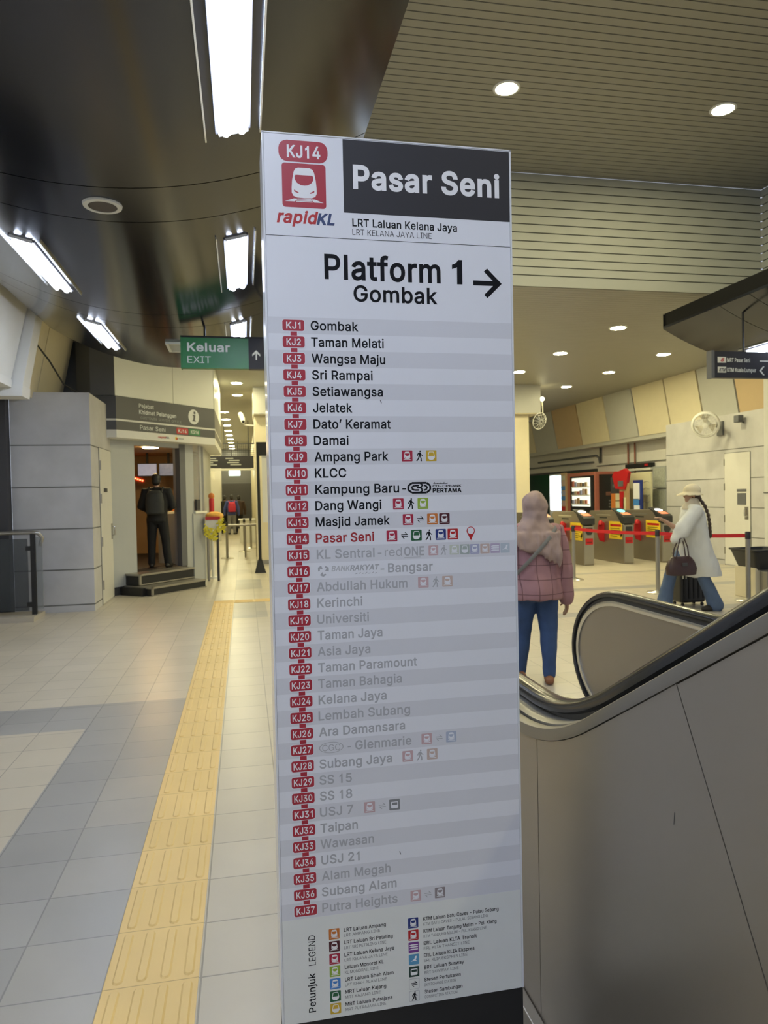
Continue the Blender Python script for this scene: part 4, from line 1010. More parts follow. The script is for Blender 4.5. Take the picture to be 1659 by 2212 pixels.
for k, nm, x0, x1 in ROWS:
    z = ZR(k)
    row = MB()
    row.grect(fr, SX0 + 0.003, z - 0.0195, SX1 - 0.003, z + 0.0195, SIGN_BAND if k % 2 else SIGN_WHITE, 0.00015)
    row = row.build('station_row', totem)
    b = MB()
    xb0, xb1 = 0.1000 - 0.004 * k / 37, 0.1515 - 0.001 * k / 37
    b.grect(fr, xb0 - .0016, z - 0.0146, xb1 + .0016, z + 0.0146, SIGN_WHITE, 0.0007, 0.006)
    b.grect(fr, xb0, z - 0.0130, xb1, z + 0.0130, RED, 0.0009, 0.005)
    tw = 0.034 if k < 10 else 0.0435
    b.gtext(fr, f'KJ{k}', (xb0 + xb1) / 2, z - 0.0078, 0.0155, WHITE_INK, 0.0011, width=tw, bold=0.016, align='c')
    b.build('code_badge', row)
    ink = INK if k < 14 else RED_TXT if k == 14 else INK_FAINT
    n = MB()
    n.gtext(fr, nm, x0, z - 0.0100, 0.0212, ink, 0.0004, width=x1 - x0, bold=0.015 if k != 14 else 0.018)
    if k == 11:
        n.gline(fr, (0.3824, z - 0.002), (0.3918, z - 0.002), 0.0028, INK, 0.0004)
    if k == 15:
        n.gline(fr, (0.318, z - 0.002), (0.3272, z - 0.002), 0.0028, ink, 0.0004)
        n.gtext(fr, 'red', 0.3353, z - 0.0100, 0.0212, ink, 0.0004, width=0.0428)
        n.gtext(fr, 'ONE', 0.3835, z - 0.0100, 0.0212, ink, 0.0004, width=0.0512, bold=0.02)
        n.gline(fr, (0.384, z - 0.0145), (0.425, z - 0.0145), 0.0012, ink, 0.0004)
    if k == 16:
        n.gline(fr, (0.3241, z - 0.002), (0.3333, z - 0.002), 0.0028, ink, 0.0004)
        n.gtext(fr, 'BANK', 0.2038, z - 0.002, 0.0120, SIGN_BAND if False else mat('sign_ghost_ink', (0.52, 0.53, 0.57), 0.4, var=0), 0.0004, width=0.044, bold=0.02, shear=0.2)
        n.gtext(fr, 'RAKYAT', 0.2490, z - 0.002, 0.0120, ink, 0.0004, width=0.070, bold=0.03, shear=0.2)
        for q in range(7):
            n.gline(fr, (0.262 + q * .008, z - .011), (0.267 + q * .008, z - .0095 + .002 * (q % 2)), 0.0014, ink, 0.0004)
        for q in range(3):
            a = q * 2.094 + 0.4
            cx, cz = 0.184, z
            pt = lambda r_, t: (cx + r_ * math.cos(a + t), cz + r_ * math.sin(a + t))
            n.gpoly(fr, [pt(.004, -.5), pt(.0135, -.55), pt(.015, .1), pt(.0125, .75), pt(.0085, .7), pt(.0095, .1)], ink, 0.0004)
    if k == 27:
        n.gline(fr, (0.2339, z - 0.002), (0.2419, z - 0.002), 0.0028, ink, 0.0004)
        n.gcircle(fr, 0.194, z, 0.0135, ink, 0.0004, 32, sx=2.2)
        n.gcircle(fr, 0.194, z, 0.0122, SIGN_BAND, 0.0006, 32, sx=2.26)
        n.gtext(fr, 'CGC', 0.194, z - 0.0078, 0.0155, ink, 0.0008, width=0.044, align='c')
    n.build('station_name', row)
    if k == 11:
        g = MB()
        c0, c1, hh, w = 0.3975, 0.4530, 0.0120, 0.0048
        A = [(c0, z - .005), (c0, z + .005), (c0 + .009, z + hh), (c1 - .009, z + hh), (c1, z + .005), (c1, z - .005), (c1 - .009, z - hh), (c0 + .009, z - hh)]
        for i in range(8):
            g.gline(fr, A[i], A[(i + 1) % 8], w, INK, 0.0004 + i * 1e-5)
        for pts in ([(.4245, z + .0055), (.413, z + .0055), (.4065, z + .002), (.4065, z - .002), (.413, z - .0055), (.4245, z - .0055)],
                    [(.4185, z + .0005), (.4285, z + .0005), (.4325, z + .004), (.4325, z + .009), (.4275, z + .011)],
                    [(.4285, z + .0005), (.4325, z - .004), (.4325, z - .009), (.4275, z - .011)],
                    [(.4365, z + .0055), (.4405, z + .0055), (.445, z + .002), (.445, z - .002), (.4405, z - .0055), (.4365, z - .0055)]):
            for i in range(len(pts) - 1):
                g.gline(fr, pts[i], pts[i + 1], 0.0040, INK, 0.0005 + i * 1e-5)
        g.gtext(fr, 'PERTAMA', 0.4592, z - 0.0122, 0.0098, INK, 0.0004, width=0.0745, bold=0.035)
        g.gtext(fr, 'CO-OPBANK', 0.4592, z + 0.0008, 0.0054, INK, 0.0004, width=0.0745, bold=0.02)
        for q in range(9):
            xx = 0.461 + q * 0.0041
            g.gline(fr, (xx, z + .0095), (xx + .004, z + .0095), 0.0012, INK, 0.0004)
            if q % 2 == 0:
                g.gline(fr, (xx + .002, z + .0095), (xx + .0035, z + .0135 - .001 * (q % 3)), 0.0012, INK, 0.0004)
        g.build('bank_logo', row)
    sz = 0.0245 if k == 15 else 0.0268
    for ic in ICONS.get(k, []):
        g = MB()
        zz = z + 0.0005
        if ic[0] == 'walk':
            walk_icon(g, fr, ic[1], zz, sz, INK if k < 15 else INK_FAINT)
            g.build('walking_symbol', row)
        elif ic[0] == 'swap':
            swap_icon(g, fr, ic[1], zz, 0.0175, INK if k < 15 else INK_FAINT)
            g.build('interchange_symbol', row)
        elif ic[0] == 'pin':
            cx = ic[1]
            g.gpoly(fr, [(cx - .0100, zz + .003), (cx + .0100, zz + .003), (cx, zz - .0175)], ICON['scarlet'], 0.0004)
            g.gcircle(fr, cx, zz + .0065, .0108, ICON['scarlet'], 0.0005, 28)
            g.gcircle(fr, cx, zz + .0070, .0085, SIGN_WHITE, 0.0007, 28)
            g.build('location_pin', row)
        else:
            white = WHITE_INK if k < 15 else SIGN_WHITE
            train_icon(g, fr, ic[1], zz, sz, ICON[ic[0]], white, 0.0004, kind=ic[2])
            g.build('line_symbol', row)

m = MB()
m.grect(fr, SX0 + 0.003, SZ0 + 0.001, SX1 - 0.003, 0.535, SIGN_LEGEND, 0.0003)
lg = m.build('legend_panel', totem)
m = MB()
m.gtext(fr, 'Petunjuk', 0.1425, 0.3035, 0.0165, INK, 0.0006, width=0.096, bold=0.012, rot=True)
m.gtext(fr, 'LEGEND', 0.1445, 0.4185, 0.0165, INK, 0.0006, width=0.0735, rot=True)
m.build('legend_heading', lg)
LEFT = [('orange', 'lrt', 'LRT Laluan Ampang', 'LRT AMPANG LINE', .319), ('maroon', 'lrt', 'LRT Laluan Sri Petaling', 'LRT SRI PETALING LINE', .336),
        ('red', 'lrt', 'LRT Laluan Kelana Jaya', 'LRT KELANA JAYA LINE', .339), ('lime', 'lrt', 'Laluan Monorel KL', 'KL MONORAIL LINE', .312),
        ('azure', 'lrt', 'LRT Laluan Shah Alam', 'LRT SHAH ALAM LINE', .336), ('green', 'mrt', 'MRT Laluan Kajang', 'MRT KAJANG LINE', .317),
        ('yellow', 'mrt', 'MRT Laluan Putrajaya', 'MRT PUTRAJAYA LINE', .332)]
RIGHT = [('blue', 'lrt', 'KTM Laluan Batu Caves - Pulau Sebang', 'KTM BATU CAVES - PULAU SEBANG LINE', .612), ('scarlet', 'lrt', 'KTM Laluan Tanjung Malim - Pel. Klang', 'KTM TANJUNG MALIM - PEL. KLANG LINE', .606),
         ('purple', 'bars', 'ERL Laluan KLIA Transit', 'ERL KLIA TRANSIT LINE', .553), ('sky', 'swoosh', 'ERL Laluan KLIA Ekspres', 'ERL KLIA EKSPRES LINE', .546),
         ('pine', 'bus', 'BRT Laluan Sunway', 'BRT SUNWAY LINE', .518), ('swap', '', 'Stesen Pertukaran', 'INTERCHANGE STATION', .509), ('walk', '', 'Stesen Sambungan', 'CONNECTING STATION', .513)]
for lst, cx, tx in ((LEFT, 0.1910, 0.2150), (RIGHT, 0.3885, 0.4145)):
    for i, (ic, kd, a, b, xe) in enumerate(lst):
        z = 0.4880 - 0.0307 * i
        g = MB()
        if ic in ('swap', 'walk'):
            g.grect(fr, cx - .0133, z - .0133, cx + .0133, z + .0133, INK_FAINT, 0.0005, .003)
            g.grect(fr, cx - .0125, z - .0125, cx + .0125, z + .0125, SIGN_LEGEND, 0.0007, .003)
            (swap_icon if ic == 'swap' else walk_icon)(g, fr, cx, z, 0.016 if ic == 'swap' else .023, INK, 0.0009)
        else:
            train_icon(g, fr, cx, z, 0.0262, ICON[ic], WHITE_INK, 0.0005, kind=kd)
        g.gtext(fr, a, tx, z + 0.0020, 0.0088, INK, 0.0006, width=xe - tx, bold=0.012)
        g.gtext(fr, b, tx, z - 0.0105, 0.0072, INK_GREY, 0.0006, width=(xe - tx) * 0.86)
        g.build('legend_entry', lg)
for x, z, a in ((0.3315, 1.780, 0.9), (0.3575, 0.6680, 0.7)):
    m = MB()
    m.gline(fr, (x, z + .004), (x + .003, z - .004), 0.002, INK_GREY, 0.0009)
    m.build('scuff_mark', totem)

# ------------------------------------------------------------ hanging signs
# green exit sign facing the camera, hung from the soffit
ex = thing('exit_sign', 'green and black hanging exit sign with white lettering and up arrow', 'sign', (0.0, 7.54, 2.89))
m = MB()
m.box(-0.58, 0.56, 7.5, 7.58, 2.895, 3.218, EXIT_GREEN)
m.build('green_panel', ex)
m = MB()
m.box(0.088, 0.56, 7.494, 7.586, 2.893, 3.220, SIGN_DARK)
m.build('dark_panel', ex)
m = MB()
m.box(-0.59, 0.57, 7.492, 7.588, 3.205, 3.222, DARK)
m.box(-0.59, -0.58, 7.492, 7.588, 2.89, 3.222, EXIT_GREEN)
m.build('frame', ex)
f7 = frame((0, 7.5, 0), (1, 0, 0), (0, 0, 1), (0, -1, 0))
m = MB()
m.gtext(f7, 'Keluar', -0.525, 3.066, 0.083, SIGN_TXT, 0.002, width=0.425, bold=0.022)
m.build('lettering', ex)
m = MB()
m.gtext(f7, 'EXIT', -0.525, 2.947, 0.068, SIGN_TXT, 0.002, width=0.232)
m.build('lettering', ex)
m = MB()
m.gline(f7, (0.165, 2.985), (0.165, 3.07), 0.014, SIGN_TXT, 0.009)
m.gpoly(f7, [(0.165, 3.085), (0.205, 3.045), (0.205, 3.022), (0.165, 3.060), (0.125, 3.022), (0.125, 3.045)], SIGN_TXT, 0.0095)
m.build('arrow', ex)
for x in (-0.35, 0.35):
    m = MB()
    m.tube([(x, 7.54, 3.21), (x, 7.54, belly_z(x, CB) + .02)], 0.012, DARK, 8)
    m.build('hanging_rod', ex)

rs = thing('direction_sign', 'dark hanging direction sign with two rows of white lettering at the right edge', 'sign', (5.8, 7.34, 2.84))
f8 = frame((0, 7.3, 1.55 - 1.55 * 0.849), (0.849, 0, 0), (0, 0, 0.849), (0, -1, 0))
def f8box(x0, x1, y0, y1, z0, z1, mt):
    p, q = f8(x0, z0), f8(x1, z1)
    k = MB()
    k.box(p.x, q.x, y0, y1, p.z, q.z, mt)
    return k
f8box(6.29, 7.75, 7.3, 7.37, 3.068, 3.425, SIGN_DARK).build('panel', rs)
f8box(6.245, 6.292, 7.29, 7.38, 3.060, 3.432, GREYWALL).build('end_cap', rs)
m = MB()
m.grect(f8, 6.345, 3.268, 6.475, 3.348, PLASTIC_WHITE, 0.002)
m.gtext(f8, 'S', 6.41, 3.288, 0.042, ICON['scarlet'], 0.004, width=0.05, bold=0.03, align='c', shear=0.4)
m.build('operator_logo', rs)
m = MB()
m.grect(f8, 6.345, 3.135, 6.475, 3.215, PLASTIC_WHITE, 0.002)
m.gtext(f8, 'KTM', 6.41, 3.155, 0.038, GREYWALL, 0.004, width=0.09, bold=0.05, align='c', shear=0.3)
m.build('operator_logo', rs)
for tx, zz, ww in (('MRT Pasar Seni', 3.281, 0.355), ('KTM Kuala Lumpur', 3.148, 0.445)):
    m = MB()
    m.gtext(f8, tx, 6.49, zz, 0.052, SIGN_TXT, 0.002, width=ww, bold=0.02)
    m.build('lettering', rs)
m = MB()
m.gline(f8, (6.995, 3.30), (7.13, 3.30), 0.016, SIGN_TXT, 0.002)
m.build('divider_dash', rs)
m = MB()
m.gpoly(f8, [(6.985, 3.168), (7.045, 3.228), (7.07, 3.228), (7.02, 3.168), (7.07, 3.108), (7.045, 3.108)], SIGN_TXT, 0.002)
m.build('arrow', rs)
for x in (5.75, 6.35):
    m = MB()
    m.tube([(x, 7.335, 3.13), (x, 7.335, belly_z(x, CBR) + .02)], 0.012, DARK, 8)
    m.build('hanging_rod', rs)

# ------------------------------------------------------------ escalator
es = thing('escalator', 'stainless steel escalator with black handrails rising towards the right foreground', 'escalator', (1.6, 2.0, 0))
SL = 0.577
def rail_z(y, zl=0.905, y0=2.13, y1=1.62):
    """height profile along the run: level beyond y0, curve, incline nearer than y1"""
    if y >= y0:
        return zl
    if y <= y1:
        return zl + SL * (y0 - y1) / 2 + SL * (y1 - y)
    return zl + SL * (y0 - y) ** 2 / (2 * (y0 - y1))
YE = -1.3
ysamp = [4.05, 3.4, 2.8, 2.3, 2.13] + [2.13 - 0.51 * k / 10 for k in range(1, 11)] + [1.3, 0.9, 0.4, -0.2, -0.8, YE]
def newel(yc, zt, ry, rz, n=16, a0=90, a1=-50):
    return [(yc + ry * math.cos(R(a0 + (a1 - a0) * k / n)), zt - rz + rz * math.sin(R(a0 + (a1 - a0) * k / n))) for k in range(n + 1)]
def rail_path(off):
    p = newel(4.05, 0.905 - off, 0.64 - off, 0.445 - off)[::-1]
    return p[:-1] + [(y, rail_z(y) - off) for y in ysamp]
def sweep(x, off, prof, m, mt):
    pth = rail_path(off)
    rings = []
    for i, (y, z) in enumerate(pth):
        a, b = pth[max(i - 1, 0)], pth[min(i + 1, len(pth) - 1)]
        t = Vector((0, b[0] - a[0], b[1] - a[1])).normalized()
        nrm = Vector((0, t.z, -t.y))
        if nrm.z < 0 and i > 17:
            nrm = -nrm
        if i <= 17:
            c = Vector((0, y - 4.05, z - 0.46))
            if nrm.dot(c) < 0:
                nrm = -nrm
        rings.append([Vector((x + u, y, z)) + nrm * v for u, v in prof])
    m.loft(rings, mt)
HR = [(-.040, -.006), (-.038, .004), (-.030, .012), (-.016, .017), (0, .018), (.016, .017), (.030, .012), (.038, .004), (.040, -.006), (.036, -.018), (.022, -.024), (-.022, -.024), (-.036, -.018)]
for x, lab in ((0.918, 'near'), (2.31, 'far')):
    m = MB()
    sweep(x, 0.0, HR, m, RUBBER)
    m.build('handrail', es, smooth=True)
    m = MB()
    sweep(x, 0.03, [(-.022, -.02), (-.022, .012), (.022, .012), (.022, -.02)], m, RUBBER_MATT)
    m.build('handrail_guide', es, smooth=True)
    m = MB()
    sweep(x, 0.052, [(-.030, -.026), (-.034, -.012), (-.030, .006), (.030, .006), (.034, -.012), (.030, -.026)], m, STEEL_BRIGHT)
    m.build('rail_trim', es, smooth=True)
    # solid balustrade between the trims
    m = MB()
    top = rail_path(0.06)
    poly = [(y, z) for y, z in top] + [(YE, rail_z(YE) - 0.85), (1.62, rail_z(1.62) - 0.87), (2.13, 0.06), (4.35, 0.02)]
    m.prism([(x - 0.022, y, z) for y, z in poly], (0.044, 0, 0), STEEL)
    m.build('balustrade', es)
# outer cladding on the near side: three panels with fine open joints
CX = 0.80
def clad(poly, name='cladding_panel'):
    m = MB()
    m.prism([(CX, y, z) for y, z in poly], (0.05, 0, 0), STEEL)
    m.build(name, es)
tz = lambda y: rail_z(y, 0.830, 2.08, 1.56)
g = 0.0018
pa = [(1.88 + g, 0.0), (4.35, 0.0), (4.35, tz(4.35))] + [(y, tz(y)) for y in (3.5, 2.5, 2.13, 2.08, 2.03, 1.98, 1.93, 1.88 + g)]
clad(pa)
sl = lambda z: 1.206 - (1.216 - z) * 0.53          # inclined joint, square to the slope
ys_ = [1.88 - g, 1.84, 1.8, 1.75, 1.7, 1.65, 1.6, 1.5, 1.4, 1.3]
top_b = [(y, tz(y)) for y in ys_]
jt = 1.206
pb = [(sl(0.0) + g, 0.0), (1.88 - g, 0.0)] + top_b + [(jt + .006 + g, tz(jt + .006))]
clad(pb)
pc = [(YE, 0.0), (sl(0.0) - g, 0.0), (jt + .006 - g, tz(jt + .006)), (0.6, tz(0.6)), (0, tz(0)), (YE, tz(YE))]
clad(pc)
m = MB()
m.box(CX - .036, CX - .001, YE, 4.35, 0, .052, STEEL)
m.build('kick_plate', es, bevel=0.004)
m = MB()
m.prism([(CX + .02, y, z) for y, z in [(YE, 0), (4.3, 0), (4.3, .75), (2.13, .75), (1.6, .85), (YE, tz(YE) - .1)]], (0.02, 0, 0), DARK)
m.build('inner_frame', es)
# deck trim: rounded pale band on top of the cladding and an inner ledge
ytr = [4.35, 3.6, 3.0, 2.5, 2.3] + [2.13 - 0.53 * k / 12 for k in range(13)] + [1.4, 1.1, 0.7, 0.2, -0.5, YE]
m = MB()
m.loft([[(CX - .004, y, tz(y) + .002), (CX - .006, y, tz(y) + .012), (CX - .002, y, tz(y) + .034), (CX + .008, y, tz(y) + .040), (CX + .028, y, tz(y) + .038), (CX + .028, y, tz(y) + .002)] for y in ytr], mat('deck_trim_metal', (0.27, 0.25, 0.215), 0.38, 0.7))
m.build('deck_trim', es, smooth=True)
m = MB()
m.loft([[(CX + .034, y, tz(y) + .01), (CX + .034, y, tz(y) + .044), (CX + .05, y, tz(y) + .05), (CX + .115, y, tz(y) + .05), (CX + .13, y, tz(y) + .01)] for y in ytr], STEEL_MID)
m.build('inner_ledge', es, smooth=True)
m = MB()
m.loft([[(CX + .028, y, tz(y) - .02), (CX + .028, y, tz(y) + .02), (CX + .034, y, tz(y) + .02), (CX + .034, y, tz(y) - .02)] for y in ytr], DARK)
m.build('shadow_gap', es)
# far outer cladding, landing plate and treads
m = MB()
m.prism([(2.43, y, z) for y, z in [(YE, 0), (4.35, 0), (4.35, .8), (2.13, .8), (1.6, .95), (YE, tz(YE))]], (0.04, 0, 0), STEEL)
m.build('cladding_panel', es)
m = MB()
m.box(0.9, 2.4, 3.0, 5.0, 0.0, 0.008, STEEL_MID)
for k in range(24):
    m.box(1.05, 2.25, 3.1 + k * .075, 3.11 + k * .075, 0.008, 0.011, DARKWALL)
m.build('landing_plate', es)
for k in range(9):
    y1 = 3.0 - 0.4 * k
    z = max(0.0, 0.02 + (k - 1) * 0.23) if k else 0.012
    m = MB()
    m.box(1.06, 2.24, y1 - 0.4, y1, max(z - 0.22, 0.002), z + .01, STEEL_MID)
    for q in range(28):
        m.box(1.07 + q * .042, 1.09 + q * .042, y1 - 0.4, y1, z + .01, z + 0.02, DARKWALL)
    m.build('step', es)
for x in (1.02, 2.265):
    m = MB()
    m.prism([(x, y, z) for y, z in [(4.2, 0), (4.2, .2), (2.5, .22), (2.0, .4), (YE, tz(YE) - .35), (YE, tz(YE) - .75), (1.9, .05), (2.4, 0)]], (0.02, 0, 0), STEEL_MID)
    m.build('skirt_panel', es)
m = MB()
fcl = frame((CX, 0, 0), (0, -1, 0), (0, 0, 1), (-1, 0, 0))
m.gline(fcl, (-1.225, 0.905), (-1.222, 0.93), 0.0016, DARKWALL, 0.0006)
m.build('scratch', es)

# ------------------------------------------------------------ customer service kiosk (front turned 40 degrees to the corridor)
KA = Vector((-2.16, 12.2, 0))
KU = Vector((math.sin(R(40)), math.cos(R(40)), 0))
KN = Vector((KU.y, -KU.x, 0))
KT = Matrix(((KU.x, KN.x, 0, KA.x), (KU.y, KN.y, 0, KA.y), (0, 0, 1, 0), (0, 0, 0, 1)))
KPAN = mat('kiosk_grey_panel', (0.42, 0.44, 0.44), 0.4, 0.1, var=0.03)
KCREAM = mat('kiosk_pale_panel', (0.82, 0.84, 0.76), 0.35, var=0.02)
KDARK = mat('kiosk_charcoal_band', (0.075, 0.077, 0.08), 0.4, var=0.03)
KIN = mat('kiosk_brown_interior', (0.40, 0.26, 0.13), 0.6, var=0.15, vscale=3)
KINF = mat('kiosk_dark_floor', (0.03, 0.025, 0.022), 0.6)
GLASS = mat('clear_glass', (0.75, 0.8, 0.78), 0.05, 0.0, var=0, alpha=0.22)
ki = thing('service_kiosk', 'grey customer service kiosk with charcoal fascia sign, open doorway and two black steps', 'kiosk', tuple(KA))
def kbox(a0, a1, b0, b1, z0, z1, mt, name, par=None, bevel=0.0):
    k = MB()
    k.box(a0, a1, b0, b1, z0, z1, mt, T=KT)
    return k.build(name, par or ki, bevel=bevel)
kbox(0.06, 0.565, -0.35, 0.0, 0.14, 2.64, KPAN, 'front_panel')
kbox(0.10, 0.565, -0.33, -0.03, 0.0, 0.14, DARKWALL, 'base_plinth')
kbox(1.60, 1.74, -0.10, 0.01, 0.35, 2.6, GREYWALL, 'door_jamb')
kbox(0.565, 1.74, -0.12, 0.0, 2.5, 2.64, KPAN, 'door_head')
kbox(0.565, 1.74, -0.35, 0.0, 0.0, 0.35, KINF, 'threshold')
kbox(1.74, 1.95, -0.3, 0.0, 0.14, 2.62, KPAN, 'front_panel')
kbox(1.90, 2.20, -0.9, 0.02, 0.0, 1.30, KPAN, 'counter_panel')
kbox(1.95, 2.25, -0.9, 0.04, 1.30, 1.34, KCREAM, 'counter_top')
kbox(1.97, 2.06, 0.0, 0.05, 1.36, 1.56, DARKWALL, 'intercom')
kbox(2.12, 2.16, -0.04, 0.0, 1.34, 2.62, KPAN, 'window_post')
kbox(1.96, 2.12, -0.03, -0.02, 1.34, 2.62, GLASS, 'window_pane')
# fascia: charcoal with white lines, chamfered left end, long return down the corridor
def plan(a, b):
    return KT @ Vector((a, b, 0))
PC = [plan(-0.30, 0.02), plan(-0.05, 0.30), plan(2.23, 0.30)]
PR = PC[2] + Vector((0.02, 3.3, 0))
def fascia_band(z0, z1, mt, name, off=0.0):
    k = MB()
    pts = [PC[0], PC[1], PC[2], PR, PR + Vector((-0.4, 0, 0)), plan(1.9, -0.3), plan(-0.3, -0.3)]
    cen = sum((p for p in pts), Vector()) / len(pts)
    pts = [p + (p - cen).normalized() * off for p in pts]
    k.prism([(p.x, p.y, z0) for p in pts], (0, 0, z1 - z0), mt)
    return k.build(name, ki)
fascia_band(2.575, 2.70, PLASTIC_WHITE, 'fascia_band')
fascia_band(2.70, 2.845, KDARK, 'fascia_band')
fascia_band(2.845, 2.875, PLASTIC_WHITE, 'fascia_band', 0.006)
fascia_band(2.875, 3.24, KDARK, 'fascia_band')
def up_panel(p, q, name='upper_panel'):
    k = MB()
    d = (q - p).normalized()
    nn = Vector((d.y, -d.x, 0))
    k.prism([(p.x, p.y, 3.245), (q.x, q.y, 3.245), (q.x, q.y, 4.14), (p.x, p.y, 4.14)], -nn * 0.05 - nn * 0.02, KCREAM)
    return k.build(name, ki)
up_panel(plan(-0.05, 0.29), plan(1.195, 0.29))
up_panel(plan(1.205, 0.29), plan(2.22, 0.29))
k_ = MB()
k_.prism([(p.x, p.y, 3.245) for p in (PC[0], plan(-0.055, 0.28), plan(-0.055, 0.0), plan(-0.3, -0.3))], (0, 0, 0.89), GREYWALL)
k_.build('upper_panel', ki)
up_panel(PC[2] + Vector((0.0, 0.02, 0)), PR)
ff = frame(KA + KN * 0.302, KU, (0, 0, 1), KN)
k_ = MB()
k_.gtext(ff, 'Pejabat', 0.42, 3.10, 0.062, SIGN_TXT, 0.002, width=0.32, bold=0.012)
k_.build('lettering', ki)
k_ = MB()
k_.gtext(ff, 'Khidmat', 0.42, 2.995, 0.062, SIGN_TXT, 0.002, width=0.345, bold=0.018)
k_.build('lettering', ki)
k_ = MB()
k_.gtext(ff, 'Pelanggan', 0.80, 2.995, 0.062, SIGN_TXT, 0.002, width=0.45, bold=0.018)
k_.build('lettering', ki)
k_ = MB()
k_.gtext(ff, 'CUSTOMER SERVICE OFFICE', 0.45, 2.91, 0.042, SIGN_TXT_DIM, 0.002, width=0.92)
k_.build('lettering', ki)
k_ = MB()
k_.gtext(ff, 'Pasar Seni', 0.43, 2.735, 0.072, SIGN_TXT, 0.002, width=0.56)
k_.build('lettering', ki)
k_ = MB()
k_.gcircle(ff, 1.68, 3.05, 0.135, SIGN_TXT, 0.002, 28)
k_.gcircle(ff, 1.70, 3.125, 0.026, KDARK, 0.004, 14)
k_.gpoly(ff, [(1.64, 2.97), (1.73, 2.97), (1.73, 2.99), (1.705, 2.99), (1.72, 3.085), (1.655, 3.085), (1.65, 3.065), (1.675, 3.065), (1.66, 2.99), (1.64, 2.99)], KDARK, 0.004)
k_.build('information_symbol', ki)
for tx, a, c in (('KJ14', 1.25, ICON['scarlet']), ('KG16', 1.555, EXIT_GREEN)):
    k_ = MB()
    k_.grect(ff, a, 2.72, a + 0.28, 2.83, c, 0.002, 0.02)
    k_.gtext(ff, tx, a + 0.14, 2.745, 0.06, SIGN_TXT, 0.004, width=0.2, align='c', bold=0.015)
    k_.build('code_badge', ki)
k_ = MB()
k_.gtext(ff, 'rapid', 0.82, 2.622, 0.032, ICON['scarlet'], 0.002, width=0.17, shear=0.2, bold=0.02)
k_.gtext(ff, 'KL', 1.0, 2.622, 0.032, NAVY, 0.002, width=0.08, shear=0.2, bold=0.02)
k_.build('operator_logo', ki)
k_ = MB()
k_.gcircle(ff, 1.24, 2.637, 0.03, YELLOW_STICKER, 0.002, 14)
k_.gcircle(ff, 1.255, 2.632, 0.018, ICON['scarlet'], 0.003, 14)
k_.grect(ff, 1.29, 2.625, 1.42, 2.648, SIGN_TXT_DIM, 0.002)
k_.build('partner_logo', ki)
# interior
def wbox(x0, x1, y0, y1, z0, z1, mt, name, par=None):
    k = MB()
    k.box(x0, x1, y0, y1, z0, z1, mt)
    return k.build(name, par or ki)
wbox(-3.4, -0.8, 17.0, 17.1, 0.0, 2.6, KIN, 'back_wall')
wbox(-3.4, -3.3, 12.5, 17.0, 0.0, 2.6, KIN, 'side_wall')
wbox(-0.80, -0.74, 14.05, 17.1, 0.0, 2.6, KPAN, 'side_wall')
def room(z0, z1, mt, name):
    k = MB()
    pts = [plan(-0.9, -0.36), plan(1.7, -0.36), plan(2.1, -0.36), Vector((-0.82, 14.6, 0)), Vector((-0.82, 17.0, 0)), Vector((-3.3, 17.0, 0)), Vector((-3.3, 12.6, 0))]
    k.prism([(p.x, p.y, z0) for p in pts], (0, 0, z1 - z0), mt)
    return k.build(name, ki)
room(0.30, 0.352, KINF, 'kiosk_floor')
room(2.58, 2.63, KIN, 'kiosk_ceiling')
km = MB()
km.lathe([(0.0, -0.02), (0.14, -0.018), (0.15, 0.0)], (-1.72, 14.2, 2.575), mat('kiosk_lamp_glow', (1, 1, 1), 0.5, emit=45, ecol=(1.0, 0.68, 0.30), var=0), 16)
km.build('ceiling_lamp', ki)
wbox(-1.5, -0.84, 14.9, 16.2, 0.352, 1.25, KINF, 'service_counter')
wbox(-1.55, -0.83, 14.85, 16.25, 1.25, 1.29, PLASTIC_WHITE, 'service_counter_top')
LED = mat('red_led_glow', (1, 0.1, 0.05), 0.5, emit=5, ecol=(1.0, 0.08, 0.03), var=0)
fb = frame((0, 16.995, 0), (1, 0, 0), (0, 0, 1), (0, -1, 0))
for q in range(6):
    k_ = MB()
    k_.grect(fb, -2.52 + q * .05, 2.09 - q * .018, -2.485 + q * .05, 2.12 - q * .018, LED, 0.01)
    k_.build('led_digit', ki)
# steps
for b0, b1, z in ((0.0, 0.35, 0.35), (0.35, 0.65, 0.15)):
    pass
for (a0, a1, b1, z0, z1) in ((0.30, 1.56, 0.35, 0.16, 0.345), (0.27, 1.52, 0.66, 0.0, 0.15)):
    st = kbox(a0 + .015, a1 - .015, 0.002, b1 - .012, z0, z1 - .03, DARK, 'step')
    e = MB()
    e.box(a0, a1, 0.002, b1, z1 - .032, z1, STEEL_MID, T=KT)
    e.box(a0, a0 + .03, b1 - .03, b1, z0, z1, STEEL_MID, T=KT)
    e.box(a0, a1, b1 - .014, b1, z0, z0 + .018, STEEL_MID, T=KT)
    e.build('edge_trim', st)
kbox(0.20, 0.32, 0.0, 0.5, 0.0, 0.13, DARK, 'step_side')

